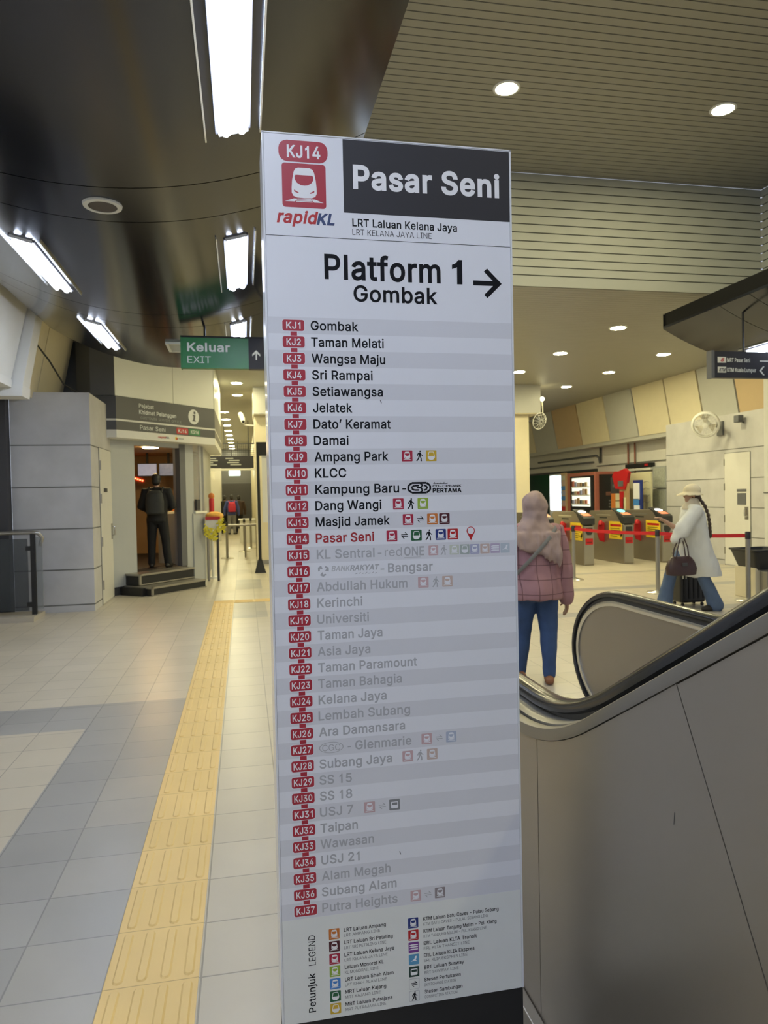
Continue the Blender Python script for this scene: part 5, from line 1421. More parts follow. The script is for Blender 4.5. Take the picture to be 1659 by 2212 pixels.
SCREEN = mat('monitor_picture', (0.2, 0.2, 0.22), 0.3, emit=0.12, ecol=(0.75, 0.72, 0.85), var=0.35, vscale=9)
SCREEN_D = mat('monitor_picture_dark', (0.1, 0.1, 0.12), 0.3, emit=0.07, ecol=(0.55, 0.62, 0.8), var=0.5, vscale=14)
for x, sc, lab in ((-2.22, SCREEN, 'left of the two monitors hanging inside the kiosk, pale picture'), (-1.78, SCREEN_D, 'right of the two monitors hanging inside the kiosk, dark picture')):
    t = thing('monitor', lab, 'monitor', (x + .2, 16.0, 2.1), 0, 'monitors inside the kiosk')
    q = MB()
    q.box(x, x + .41, 16.0, 16.05, 2.08, 2.36, DARK)
    q.build('housing', t)
    q = MB()
    q.box(x + .015, x + .395, 15.995, 16.001, 2.095, 2.345, sc)
    q.build('screen', t)
    q = MB()
    q.box(x + .18, x + .23, 16.01, 16.04, 2.36, 2.58, DARK)
    q.build('bracket', t)
for i, (x, y, c) in enumerate([(-1.40, 15.0, 'orange'), (-1.28, 15.2, 'yellow'), (-1.42, 15.5, 'scarlet')]):
    q = MB()
    q.lathe([(0.05, 0), (0.055, 0.02), (0.05, 0.16), (0.02, 0.2), (0.022, 0.24), (0.0, 0.245)], (x, y, 1.29), ICON[c], 14)
    tag(q.build('bottle', smooth=True), ['orange bottle at the front of the counter inside the kiosk', 'yellow bottle mid counter inside the kiosk', 'red bottle at the back of the counter inside the kiosk'][i], 'bottle', 'bottles on the kiosk counter')

# ------------------------------------------------------------ display stand with garland, barrier bar, posts
ds = thing('display_stand', 'small white display stand with red rim and yellow garland beside the kiosk', 'stand', (-0.57, 13.9, 0))
m = MB(); m.box(-0.70, -0.46, 13.75, 14.05, 0.98, 1.20, PLASTIC_WHITE); m.build('tray', ds)
m = MB(); m.box(-0.715, -0.445, 13.735, 14.065, 1.17, 1.23, mat('red_rim_paint', (0.45, 0.02, 0.02), 0.4)); m.build('red_rim', ds)
for x in (-0.68, -0.50):
    m = MB(); m.tube([(x, 13.9, 0.0), (x, 13.9, 0.98)], 0.025, STEEL_MID if x < -.6 else DARKWALL, 10); m.build('leg', ds, smooth=True)
YG = mat('yellow_garland', (0.70, 0.62, 0.04), 0.6, var=0.3, vscale=30)
m = MB()
for k in range(150):
    q = k / 149
    x = -0.735 + 0.38 * q
    zz = 1.02 - 0.10 * math.sin(math.pi * q) + random.uniform(-.13, .08) + (0.13 if 0.6 < q < 0.95 else 0)
    yy = 13.72 - random.uniform(0, .04)
    a = random.uniform(0, 6.28)
    u = Vector((math.cos(a), 0.3 * math.sin(a), math.sin(a))) * random.uniform(.02, .042)
    w = Vector((-math.sin(a), .3, math.cos(a))) * .016
    c = Vector((x, yy, zz))
    m.face([c - u, c + w, c + u, c - w], YG)
m.tube([(-0.735 + .038 * k, 13.70, 1.03 - .10 * math.sin(math.pi * k / 10)) for k in range(11)], .008, YG, 5)
g = m.build('garland', ds, recalc=False)
m = MB()
m.ellipsoid((-0.55, 13.9, 1.24), .17, .13, .085, mat('orange_yellow_cloth', (0.75, 0.42, 0.08), 0.7, var=0.25, vscale=14), 16, 8)
m.build('cloth_mound', ds, smooth=True)
bt = thing('fire_extinguisher', 'red cylinder with orange cap on a slim post behind the display stand', 'extinguisher', (-0.62, 14.4, 0))
m = MB(); m.lathe([(0.03, 0), (0.05, .02), (0.05, .36), (0.03, .40)], (-0.62, 14.4, 1.2), ICON['scarlet'], 16); m.build('cylinder', bt, smooth=True)
m = MB(); m.ellipsoid((-0.62, 14.4, 1.62), .06, .06, .065, ICON['orange'], 14, 8); m.build('cap', bt, smooth=True)
m = MB(); m.tube([(-0.62, 14.4, 0), (-0.62, 14.4, 1.2)], 0.03, PLASTIC_WHITE, 10); m.build('stand_post', bt, smooth=True)
m = MB(); m.lathe([(0.0, 0.03), (0.10, 0.03), (0.105, 0.0)], (-0.62, 14.4, 0), PLASTIC_WHITE, 18); m.build('foot', bt, smooth=True)

br = thing('barrier_rail', 'long steel barrier rail with slim posts across the far corridor', 'barrier', (-0.3, 19.2, 0))
m = MB(); m.tube([(-1.25, 19.2, 0.86), (0.40, 19.2, 0.86)], 0.032, STEEL_MID, 10); m.build('rail', br, smooth=True)
for x in (-1.2, -0.98, 0.02, 0.32):
    m = MB(); m.tube([(x, 19.2, 0.0), (x, 19.2, 0.84)], 0.025, STEEL_MID, 10); m.build('post', br, smooth=True)

def stanchion_proto():
    t = thing('stanchion', 'x', 'stanchion', (0, 0, 0))
    m = MB(); m.lathe([(0.0, 0.0), (0.17, 0.0), (0.172, 0.012), (0.15, 0.024), (0.06, 0.036), (0.03, 0.05)], (0, 0, 0), STEEL_BRIGHT, 28); m.build('base', t, smooth=True, local=True)
    m = MB(); m.tube([(0, 0, 0.04), (0, 0, 0.90)], 0.032, STEEL_MID, 14); m.build('post', t, smooth=True, local=True)
    m = MB(); m.lathe([(0.034, 0.86), (0.036, 0.87), (0.036, 0.95), (0.03, 0.96), (0.0, 0.962)], (0, 0, 0), RUBBER_MATT, 16); m.build('cassette', t, smooth=True, local=True)
    return t
sp = stanchion_proto()
SG = 'queue barrier stanchions'
spots = [(6.13, 9.73, 'steel belt stanchion in the middle of the red belt before the fare gates'),
         (5.70, 11.65, 'steel belt stanchion just right of the woman in pink'),
         (6.82, 8.64, 'steel belt stanchion at the right end of the red belt beside the bin'),
         (5.42, 12.55, 'steel belt stanchion hidden behind the woman in pink'),
         (-0.45, 19.0, 'steel stanchion with round base in front of the corridor barrier rail'),
         (0.0, 21.3, 'left of two steel stanchions farther down the corridor behind the barrier rail'),
         (0.2, 22.6, 'right of two steel stanchions farther down the corridor behind the barrier rail')]
for i, (x, y, lab) in enumerate(spots):
    o = sp if i == 0 else dup(sp, (x, y, 0))
    o.location = (x, y, 0)
    o['label'] = lab
    o['group'] = SG
def belt(p, q, lab):
    p, q = Vector((*p, 0.905)), Vector((*q, 0.905))
    d = (q - p).normalized()
    n = Vector((-d.y, d.x, 0)) * 0.002
    a, b = p + d * 0.034, q - d * 0.034
    N = 10
    rings = []
    for k in range(N + 1):
        c = a.lerp(b, k / N) - Vector((0, 0, 0.018 * math.sin(math.pi * k / N)))
        rings.append([c + n + Vector((0, 0, .026)), c - n + Vector((0, 0, .026)), c - n - Vector((0, 0, .026)), c + n - Vector((0, 0, .026))])
    m = MB()
    m.loft(rings, BELT_RED)
    tag(m.build('barrier_belt'), lab, 'belt', 'red barrier belts')
belt(spots[3][:2], spots[1][:2], 'red barrier belt left of the second stanchion, partly behind the woman in pink')
belt(spots[1][:2], spots[0][:2], 'red barrier belt spanning in front of the yellow gate stickers')
belt(spots[0][:2], spots[2][:2], 'red barrier belt running right behind the woman in white to the bin')

# ------------------------------------------------------------ fare gates
def gate_proto():
    t = thing('fare_gate', 'x', 'fare gate', (0, 0, 0))
    L, w = 1.55, 0.115
    m = MB()
    prof = [(0.0, 0.0), (L, 0.0), (L, 1.06), (L - .05, 1.12), (0.42, 1.14), (0.30, 1.12), (0.06, 0.86), (0.0, 0.84)]
    m.prism([(-w, y, z) for y, z in prof], (2 * w, 0, 0), STEEL)
    m.build('cabinet', t, bevel=0.012, local=True)
    m = MB(); m.box(-w + .01, w - .01, -0.012, 0.0, 0.03, 0.83, STEEL_BRIGHT if False else STEEL_MID); m.build('front_panel', t, local=True)
    m = MB()
    m.prism([(-w - .012, y, z) for y, z in [(-0.03, 0.86), (-0.03, 1.0), (0.02, 1.035), (0.50, 1.19), (0.52, 1.165), (0.34, 1.10), (0.10, 0.86)]], (2 * w + .024, 0, 0), RUBBER_MATT)
    m.build('reader_head', t, bevel=0.01, local=True)
    sl_ = Vector((0, 0.48, 0.155)).normalized()
    f = frame((0, 0.02, 1.035), (1, 0, 0), sl_, (0, -sl_.z, sl_.y))
    m = MB(); m.grect(f, -0.09, 0.03, 0.09, 0.19, mat('gate_orange_notice', (0.75, 0.20, 0.10), 0.4, emit=0.25, ecol=(0.9, 0.25, 0.12), var=0), 0.003, 0.01); m.build('notice_panel', t, local=True)
    m = MB(); m.gcircle(f, 0, 0.30, 0.085, mat('gate_reader_glow', (1, 1, 1), 0.3, emit=1.4, ecol=(1.0, 0.97, 0.82), var=0), 0.004, 20); m.build('card_reader', t, local=True)
    f2 = frame((0, -0.012, 0), (1, 0, 0), (0, 0, 1), (0, -1, 0))
    m = MB(); m.gpoly(f2, [(-.075, .80), (.075, .80), (.08, .70), (.045, .645), (-.045, .645), (-.08, .70)], RUBBER_MATT, 0.003); m.build('display_window', t, local=True)
    m = MB(); m.grect(f2, -0.085, 0.44, 0.085, 0.575, ICON['scarlet'], 0.003, 0.008); m.grect(f2, -0.06, 0.48, 0.06, 0.50, mat('gate_dark_red', (0.12, 0.01, 0.01), 0.4), 0.004); m.build('no_entry_plate', t, local=True)
    f3 = frame((-w, 0, 0), (0, -1, 0), (0, 0, 1), (-1, 0, 0))
    m = MB()
    m.grect(f3, -0.62, 0.52, -0.06, 0.90, YELLOW_STICKER, 0.003)
    m.grect(f3, -0.56, 0.79, -0.10, 0.84, ICON['scarlet'], 0.004)
    for q, ww in enumerate((.40, .44, .34, .42, .30)):
        m.grect(f3, -0.56, 0.74 - q * .042, -0.56 + ww, 0.752 - q * .042, INK, 0.004)
    m.gpoly(f3, [(-.12, .55), (-.06, .62), (-.08, .70), (-.14, .62)], INK, 0.004)
    m.build('warning_sticker', t, local=True)
    m = MB(); m.grect(f3, -1.2, 1.02, -0.55, 1.05, STEEL_BRIGHT, 0.002); m.grect(f3, -1.05, 0.955, -0.7, 0.985, RUBBER_MATT, 0.002); m.build('side_trim', t, local=True)
    m = MB()
    m.prism([(x, 0.86, z) for x, z in [(-w, 0.42), (-w - .12, 0.46), (-w - .17, 0.62), (-w - .15, 0.80), (-w - .06, 0.90), (-w, 0.86)]], (0, -0.04, 0), mat('gate_flap_red', (0.50, 0.012, 0.02), 0.35))
    m.build('flap', t, bevel=0.008, local=True)
    m = MB(); m.lathe([(0.03, 0), (0.055, .02), (0.05, .07), (0.03, .11), (0, .12)], (-w - .12, 0.78, 0.80), ICON['scarlet'], 12); m.build('flap_knob', t, smooth=True, local=True)
    return t
gp = gate_proto()
GL = ['second fare gate from the right', 'third fare gate from the right', 'fourth fare gate from the right, beside the woman in pink', 'rightmost fare gate, in front of the pale stone wall',
      'fifth fare gate from the right, hidden behind the woman in pink']
for i, x in enumerate([8.05, 7.13, 6.21, 8.95, 5.29]):
    o = gp if i == 0 else dup(gp, (x, 13.85, 0))
    o.location = (x, 13.85, 0)
    o['label'] = 'stainless ' + GL[i]
    o['group'] = 'row of fare gates in the hall'
for o in [x for x in bpy.data.objects if x.name.startswith('card_reader')]:
    if o.parent is gp:
        o.material_slots[0].link = 'OBJECT'
        o.material_slots[0].material = mat('gate_reader_teal', (0.1, 0.7, 0.65), 0.3, emit=1.0, ecol=(0.15, 0.85, 0.75), var=0)

# ------------------------------------------------------------ machines and stands along the right wall
fw = frame((9.75, 0, 0), (0, -1, 0), (0, 0, 1), (-1, 0, 0))      # a = -Y : left to right as seen
PINK = mat('salmon_cabinet_paint', (0.50, 0.17, 0.12), 0.45)
vm = thing('snack_machine', 'salmon framed snack vending machine with lit glass front behind the gates', 'vending machine', (9.9, 19.2, 0))
m = MB(); m.box(9.65, 10.25, 18.35, 20.08, 0.0, 2.12, PINK); m.build('cabinet', vm, bevel=0.01)
m = MB(); m.box(9.635, 9.652, 18.40, 19.85, 0.7, 2.02, DARK); m.build('door_frame', vm)
m = MB(); m.box(9.625, 9.636, 18.60, 19.72, 1.14, 1.97, mat('lit_vending_interior', (0.7, 0.72, 0.62), 0.4, emit=0.35, ecol=(0.95, 0.97, 0.8), var=0.1)); m.build('lit_window', vm)
for z in (1.22, 1.48, 1.72):
    sh = MB(); sh.box(9.59, 9.626, 18.62, 19.70, z - .03, z, PLASTIC_WHITE); sh = sh.build('shelf', vm)
    for q in range(6):
        m = MB()
        y = 18.75 + q * .16
        m.box(9.595, 9.625, y, y + .11, z, z + random.uniform(.09, .17), [ICON['forange'], KIN, GREYWALL, PANEL_TAN, PINK, ICON['fblue']][(q * 5 + int(z * 9)) % 6])
        m.build('snack_pack', sh)
sc = thing('lit_screen', 'tall bright white and blue lit display screen left of the snack machine', 'screen', (9.7, 20.9, 0))
m = MB(); m.box(9.7, 10.0, 20.43, 21.5, 0, 2.14, PLASTIC_WHITE); m.build('housing', sc, bevel=0.02)
m = MB(); m.box(9.685, 9.701, 20.42, 21.38, 1.0, 2.08, mat('screen_blue_glow', (0.6, 0.8, 1), 0.4, emit=1.1, ecol=(0.55, 0.78, 1.0), var=0.0)); m.build('picture', sc)
m = MB(); m.box(9.678, 9.686, 21.0, 21.38, 1.0, 2.08, mat('screen_white_glow', (1, 1, 1), 0.4, emit=2.0, ecol=(0.9, 0.97, 1.0), var=0.0)); m.build('bright_edge', sc)
for q in range(5):
    m = MB(); m.box(9.67, 9.686, 20.42, 20.62, 1.2 + q * .17, 1.21 + q * .17, NAVY); m.build('menu_line', sc)
dp = thing('drink_panel', 'narrow panel of stacked drink pictures between the lit screen and the snack machine', 'panel', (9.64, 20.2, 0))
m = MB(); m.box(9.6, 9.66, 20.10, 20.41, 0.0, 2.15, PANEL_TAN); m.build('board', dp)
for q, c in enumerate(('scarlet', 'fred', 'azure', 'fblue', 'azure', 'forange', 'flime')):
    m = MB(); m.box(9.592, 9.601, 20.12, 20.39, 1.0 + q * .155, 1.13 + q * .155, ICON[c]); m.build('drink_picture', dp)
bm_ = thing('coffee_machine', 'black machine with a notched top shaped like a letter M', 'vending machine', (9.9, 17.7, 0))
m = MB()
m.prism([(9.75, y, z) for y, z in [(18.30, 0), (18.30, 2.04), (18.22, 2.04), (17.75, 1.68), (17.28, 2.0), (17.08, 2.0), (17.08, 0)]], (0.45, 0, 0), DARK)
m.build('cabinet', bm_)
m = MB(); m.box(9.735, 9.751, 17.15, 17.9, 1.45, 1.55, mat('machine_label_brown', (0.16, 0.07, 0.05), 0.4)); m.build('label_strip', bm_)
for q in range(3):
    m = MB(); m.box(9.735, 9.751, 17.2, 17.75, 1.12 + q * .085, 1.16 + q * .085, GREYWALL); m.build('button_row', bm_)
m = MB(); m.box(10.262, 10.276, 17.4, 18.35, 1.5, 2.05, KPAN); 
wp = m.build('notice_plate'); tag(wp, 'grey wall plate with yellow warning triangle seen through the notch of the black machine', 'notice')
m = MB(); fq = frame((10.262, 0, 0), (0, -1, 0), (0, 0, 1), (-1, 0, 0)); m.gpoly(fq, [(-18.1, 1.86), (-17.92, 1.86), (-18.01, 2.0)], YELLOW_STICKER, 0.002); m.build('warning_triangle', wp)
def banner(name, label, y0, y1, z0, z1, x, bands, tilt=0.0):
    t = thing(name, label, 'banner', (x, (y0 + y1) / 2, 0))
    m = MB(); m.box(x, x + .03, y0, y1, z0, z1, bands[0][2]); m.build('board', t)
    for a, b, c, *yy in bands[1:]:
        ya, yb = yy if yy else (y0 + .02, y1 - .02)
        m = MB(); m.box(x - .006, x + .001, ya, yb, a, b, c); m.build('printed_area', t)
    m = MB(); m.box(x - .08, x + .16, y0 + .03, y1 - .03, 0.0, 0.05, STEEL_MID); m.build('foot', t)
    m = MB(); m.tube([(x + .05, (y0 + y1) / 2, .04), (x + .05, (y0 + y1) / 2, z1 - .05)], .012, STEEL_MID, 8); m.build('pole', t)
    return t
CREAMP = mat('poster_cream', (0.66, 0.63, 0.42), 0.5)
banner('roll_up_banner', 'dark headed roll up banner with orange edge right of the black machine', 16.72, 17.3, 0.05, 1.92, 9.55,
       [(0, 0, DARKWALL), (0.1, 1.5, CREAMP, 16.74, 17.05), (0.8, 1.5, ICON['orange'], 17.05, 17.28), (0.1, 0.8, ICON['fred'], 17.05, 17.28), (1.30, 1.32, KIN, 16.74, 17.05), (1.05, 1.07, KIN, 16.74, 17.05), (1.66, 1.74, GREYWALL, 16.8, 17.2)])
rb = banner('red_standee', 'tall red and white promotional standee with a red crown shaped top', 16.15, 16.6, 0.05, 1.75, 9.4, [(0, 0, KIN), (0.1, 1.55, ICON['scarlet'], 16.38, 16.58), (0.3, 1.4, CREAMP, 16.28, 16.42), (0.1, 1.0, YELLOW_STICKER, 16.18, 16.27)])
m = MB(); m.prism([(9.37, y, z) for y, z in [(16.75, 1.62), (16.90, 1.95), (16.78, 2.07), (16.6, 2.06), (16.3, 2.12), (16.12, 2.02), (16.22, 1.72), (16.28, 1.60)]], (0.08, 0, 0), ICON['scarlet']); hd = m.build('shaped_top', rb)
m = MB(); m.box(9.36, 9.371, 16.35, 16.6, 1.68, 1.82, GREYWALL); m.build('emblem', hd)
banner('roll_up_banner', 'navy edged white roll up banner left of the cream board', 15.72, 16.12, 0.05, 1.82, 9.5, [(0, 0, ICON['blue']), (0.2, 1.2, SIGN_WHITE, 15.82, 16.08), (1.35, 1.75, SIGN_WHITE, 15.82, 16.1), (1.2, 1.36, ICON['azure'], 15.85, 16.1), (0.4, 0.9, YELLOW_STICKER, 15.84, 15.92)])
cb = thing('notice_board', 'cream free standing notice board with faint lines of handwriting', 'board', (9.7, 15.9, 0))
m = MB(); m.box(9.8, 9.84, 15.80, 16.92, 0.55, 2.02, CREAMP); m.build('board', cb, bevel=0.01)
for q in range(5):
    m = MB(); m.tube([(9.797, 16.28 - .08 * j, 1.78 - q * .17 + .02 * math.sin(j * 2.2 + q)) for j in range(6)], 0.006, SIGN_TXT_DIM, 5); m.build('handwriting', cb)
m = MB(); m.box(9.794, 9.801, 15.86, 16.3, 0.75, 0.95, PANEL_TAN); m.build('printed_panel', cb)
for y in (15.86, 16.86):
    m = MB(); m.box(9.75, 9.9, y - .02, y + .02, 0, 0.56, STEEL_MID); m.build('leg', cb)
bs = thing('wall_sign', 'black framed sign with white strip mounted above the cream notice board', 'sign', (10.2, 15.9, 2.1))
m = MB(); m.box(10.15, 10.275, 16.40, 17.6, 2.17, 2.27, DARK); m.build('black_panel', bs)
m = MB(); m.box(10.16, 10.275, 16.40, 17.6, 2.09, 2.15, PLASTIC_WHITE); m.build('white_strip', bs)
m = MB(); m.box(10.14, 10.152, 16.5, 16.65, 2.19, 2.25, ICON['scarlet']); m.build('red_mark', bs)
for q in range(2):
    t = thing('notice_case', ['upper grey glazed notice case at the edge of the pale stone block', 'lower grey glazed notice case at the edge of the pale stone block'][q], 'notice case', (10.25, 15.3, 1.2 + .5 * q), 0, 'notice cases')
    z0 = 1.62 if q == 0 else 1.05
    m = MB(); m.box(10.2, 10.275, 15.80, 16.36, z0, z0 + .54, KPAN); m.build('case', t)
    m = MB(); m.box(10.193, 10.201, 15.84, 16.32, z0 + .04, z0 + .5, mat('notice_paper', (0.45, 0.47, 0.42), 0.3, var=0.35, vscale=22)); m.build('notice_sheet', t)
for q, y in enumerate((17.62, 17.28)):
    m = MB(); m.tube([(10.25, y, 2.0), (10.25, y, 2.95)], 0.022, mat('rust_red_pipe', (0.28, 0.09, 0.06), 0.5), 8)
    tag(m.build('wall_pipe', smooth=True), ['left of two thin rust red pipes on the right wall', 'right of two thin rust red pipes on the right wall'][q], 'pipe', 'rust red wall pipes')
m = MB(); m.tube([(10.26, 23.6, 2.62), (10.26, 19.4, 2.62), (10.26, 19.25, 2.55), (10.26, 19.2, 2.4)], 0.03, GREYWALL, 8)
tag(m.build('wall_conduit', smooth=True), 'grey conduit along the right wall under the coloured panels', 'conduit')
m = MB(); m.tube([(10.26, 19.15, 2.94), (10.26, 19.15, 2.4)], 0.035, DARKWALL, 8)
tag(m.build('wall_conduit', smooth=True), 'dark vertical drop pipe under the coloured panels of the right wall', 'conduit')
LEDG = mat('green_led_glow', (0.1, 1, 0.1), 0.5, emit=3, ecol=(0.1, 1.0, 0.12), var=0)
for q, (y, w_) in enumerate(((24.8, .5), (23.2, .25))):
    m = MB(); m.box(12.1, 12.19, y - w_ / 2, y + w_ / 2, 1.98, 2.08, LEDG)
    tag(m.build('led_sign'), ['wider green led sign in the dark opening by the column', 'smaller green led sign in the dark opening'][q], 'led sign', 'green led signs')
m = MB(); m.box(12.05, 12.18, 22.3, 25.2, 1.1, 1.72, ICON['maroon'])
tag(m.build('shop_counter'), 'dark red counter front deep in the dark opening beyond the woman in pink', 'counter')

# oscillating wall fan
fn = thing('wall_fan', 'white wall mounted fan on top of the pale stone block', 'fan', (9.55, 13.0, 3.0))
HC = Vector((9.22, 12.88, 2.87))
AX = Vector((-0.62, -0.72, -0.30)).normalized()
m = MB(); m.lathe([(0.235, -0.06), (0.26, -0.05), (0.275, 0.0), (0.26, 0.05), (0.235, 0.06), (0.225, 0.03), (0.225, -0.03)], HC, PLASTIC_WHITE, 30, AX, ring=True); m.build('guard_ring', fn, smooth=True)
m = MB()
uu = AX.orthogonal().normalized(); vv = AX.cross(uu)
for k in range(28):
    a = 2 * math.pi * k / 28
    dd = uu * math.cos(a) + vv * math.sin(a)
    m.tube([HC + dd * .05 + AX * .085, HC + dd * .15 + AX * .08, HC + dd * .25 + AX * .03], 0.003, PLASTIC_WHITE, 4)
    m.tube([HC + dd * .06 - AX * .08, HC + dd * .16 - AX * .075, HC + dd * .25 - AX * .03], 0.003, PLASTIC_WHITE, 4)
for rr in (0.12, 0.19):
    m.tube([HC + (uu * math.cos(2 * math.pi * k / 24) + vv * math.sin(2 * math.pi * k / 24)) * rr + AX * .08 for k in range(25)], 0.003, PLASTIC_WHITE, 4)
m.build('wire_guard', fn)
m = MB()
bl = mat('fan_blade_beige', (0.50, 0.46, 0.36), 0.4)
for k in range(3):
    a = 2 * math.pi * k / 3
    pts = []
    for s_ in (-.55, .55):
        for rr in (.05, .13, .21):
            an = a + s_ * (.5 + rr * 2)
            pts.append(HC + (uu * math.cos(an) + vv * math.sin(an)) * rr + AX * (.025 * s_))
    m.raw(pts, [(0, 1, 4, 3), (1, 2, 5, 4)], bl)
m.build('blades', fn, recalc=False)
m = MB(); m.lathe([(0.0, .095), (0.05, .09), (0.055, .07), (0.04, .06)], HC, PLASTIC_WHITE, 16, AX); m.build('hub_cap', fn, smooth=True)
m = MB(); m.ellipsoid(HC - AX * .14, .075, .075, .11, PLASTIC_WHITE, 14, 8, T=AX.to_track_quat('Z', 'Y').to_matrix()); m.build('motor', fn, smooth=True)
m = MB(); m.tube([HC - AX * .2, Vector((9.52, 13.05, 2.86)), Vector((9.69, 13.05, 2.86))], 0.03, STEEL_MID, 8); m.box(9.66, 9.70, 12.96, 13.14, 2.66, 2.95, GREYWALL); m.build('wall_bracket', fn)
fl = thing('flood_light', 'small dark flood light fixed to the stone block right of the fan', 'light', (9.6, 12.2, 3.0))
m = MB(); m.box(9.52, 9.64, 12.3, 12.44, 2.86, 3.0, GREYWALL); m.build('housing', fl, bevel=0.01)
m = MB(); m.tube([(9.6, 12.37, 2.9), (9.7, 12.37, 2.86)], 0.02, GREYWALL, 8); m.build('bracket', fl)
sb = thing('spot_lamp', 'small lit spot lamp on a thin stem below the ceiling beside the column capital', 'lamp', (7.25, 16.2, 3.8))
m = MB(); m.ellipsoid((7.16, 16.2, 3.83), .06, .06, .05, mat('spot_glow', (1, 1, 1), 0.5, emit=6, ecol=WARM, var=0), 12, 8); m.build('bulb', sb, smooth=True)
m = MB(); m.tube([(7.16, 16.2, 3.78), (7.18, 16.2, 3.45), (7.05, 16.2, 3.42)], 0.012, PLASTIC_WHITE, 6); m.build('stem', sb)
ft = thing('ceiling_fan_cage', 'small wire cage fan on the column below its capital', 'fan', (7.1, 16.1, 3.3))
m = MB()
HC2 = Vector((7.02, 16.05, 3.28)); A2 = Vector((0.3, -0.9, -0.3)).normalized(); u2 = A2.orthogonal().normalized(); v2 = A2.cross(u2)
for k in range(14):
    a = 2 * math.pi * k / 14
    dd = u2 * math.cos(a) + v2 * math.sin(a)
    m.tube([HC2 + dd * .03 + A2 * .07, HC2 + dd * .15 + A2 * .05, HC2 + dd * .2], 0.005, PLASTIC_WHITE, 4)
m.tube([HC2 + (u2 * math.cos(2 * math.pi * k / 20) + v2 * math.sin(2 * math.pi * k / 20)) * .2 for k in range(21)], 0.01, PLASTIC_WHITE, 5)
m.build('wire_guard', ft)
m = MB(); m.ellipsoid(HC2 - A2 * .06, .06, .06, .09, GREYWALL, 12, 8); m.tube([HC2 - A2 * .08, (6.84, 16.4, 3.3)], .02, GREYWALL, 6); m.build('motor', ft, smooth=True)

# litter bin at the right edge
lb = thing('litter_bin', 'black bucket bin on a pale square pedestal at the right edge', 'bin', (7.25, 8.9, 0))
m = MB(); m.box(7.0, 7.45, 8.72, 9.15, 0.0, 0.44, PANEL_CREAM); m.build('pedestal', lb, bevel=0.01)
m = MB()
def rr(x0, x1, y0, y1, z, r=.06):
    out = []
    for cx, cy, a0 in ((x1 - r, y0 + r, -90), (x1 - r, y1 - r, 0), (x0 + r, y1 - r, 90), (x0 + r, y0 + r, 180)):
        out += [(cx + r * math.cos(R(a0 + t)), cy + r * math.sin(R(a0 + t)), z) for t in (0, 30, 60, 90)]
    return out
m.loft([rr(7.02, 7.46, 8.7, 9.12, .41), rr(6.93, 7.52, 8.64, 9.18, .67), rr(6.91, 7.54, 8.62, 9.20, .68), rr(6.91, 7.54, 8.62, 9.20, .70), rr(6.95, 7.50, 8.66, 9.16, .70), rr(7.04, 7.44, 8.72, 9.10, .44)], RUBBER_MATT)
m.build('bucket', lb, smooth=True)
m = MB(); m.box(7.06, 7.5, 8.56, 8.70, 0.0, 0.40, STEEL_MID); m.build('steel_cover', lb, bevel=0.008)

# ------------------------------------------------------------ left railing by the stair well
lr = thing('stair_railing', 'dark railing with black post and glass panel in front of the left stone block', 'railing', (-2.9, 10.2, 0))
m = MB(); m.box(-4.0, -2.72, 9.95, 10.5, 0.0, 0.065, mat('beige_kerb', (0.42, 0.38, 0.31), 0.5)); m.build('kerb', lr)
m = MB(); m.tube([(-4.0, 10.2, 1.16), (-2.78, 10.2, 1.16), (-2.70, 10.2, 1.15), (-2.66, 10.22, 1.08), (-2.70, 10.25, .98)], 0.027, STEEL_MID, 10); m.build('handrail', lr, smooth=True)
m = MB(); m.box(-2.80, -2.745, 10.17, 10.23, 0.065, 1.14, DARK); m.build('post', lr)
m = MB(); m.box(-2.735, -2.66, 10.19, 10.21, 0.14, 1.10, mat('tinted_glass', (0.25, 0.27, 0.28), 0.1, alpha=0.45, var=0)); m.build('glass_edge', lr)
m = MB(); m.box(-4.0, -2.84, 10.19, 10.205, 0.12, 1.08, mat('dark_tinted_glass', (0.05, 0.06, 0.07), 0.08, alpha=0.55, var=0)); m.build('glass_panel', lr)
for z in (0.2, 0.95):
    m = MB(); m.box(-2.86, -2.80, 10.18, 10.22, z - .03, z + .03, DARK); m.build('clamp', lr)

# ------------------------------------------------------------ far corridor furniture
bd_ = thing('board_stand', 'tall black framed board stand with a flared foot in the corridor', 'board stand', (0.36, 15.1, 0))
m = MB(); m.box(0.285, 0.345, 15.07, 15.13, 0.0, 2.72, DARK); m.build('post', bd_)
m = MB(); m.box(0.95, 1.01, 15.07, 15.13, 0.0, 2.72, DARK); m.build('post', bd_)
m = MB(); m.box(0.285, 1.01, 15.06, 15.14, 2.45, 2.73, DARK); m.build('header', bd_)
m = MB(); m.box(0.39, 0.95, 15.085, 15.115, 1.05, 2.45, PLASTIC_WHITE); m.build('board', bd_)
m = MB(); m.prism([(0.20, 15.0, 0), (0.43, 15.0, 0), (0.35, 15.08, .28), (0.28, 15.08, .28)], (0, 0.2, 0), DARK); m.build('foot', bd_)
cc = thing('security_camera', 'white dome shaped security camera on a bracket from the corridor column', 'camera', (0.05, 16.8, 3.3))
m = MB(); m.tube([(-0.02, 16.75, 3.50), (0.02, 16.75, 3.40), (0.03, 16.7, 3.33)], [.06, .065, .05], PLASTIC_WHITE, 12, round_caps=True); m.build('camera_body', cc, smooth=True)
m = MB(); m.ellipsoid((0.035, 16.67, 3.33), .035, .035, .035, DARK, 10, 6); m.build('lens', cc, smooth=True)
m = MB(); m.tube([(0.0, 16.8, 3.40), (0.06, 16.9, 3.27), (0.29, 17.05, 3.27)], 0.02, PLASTIC_WHITE, 8); m.build('bracket', cc, smooth=True)
os_ = thing('overhead_sign', 'long dark overhead sign with pale route lettering across the far corridor', 'sign', (-0.5, 24, 2.6))
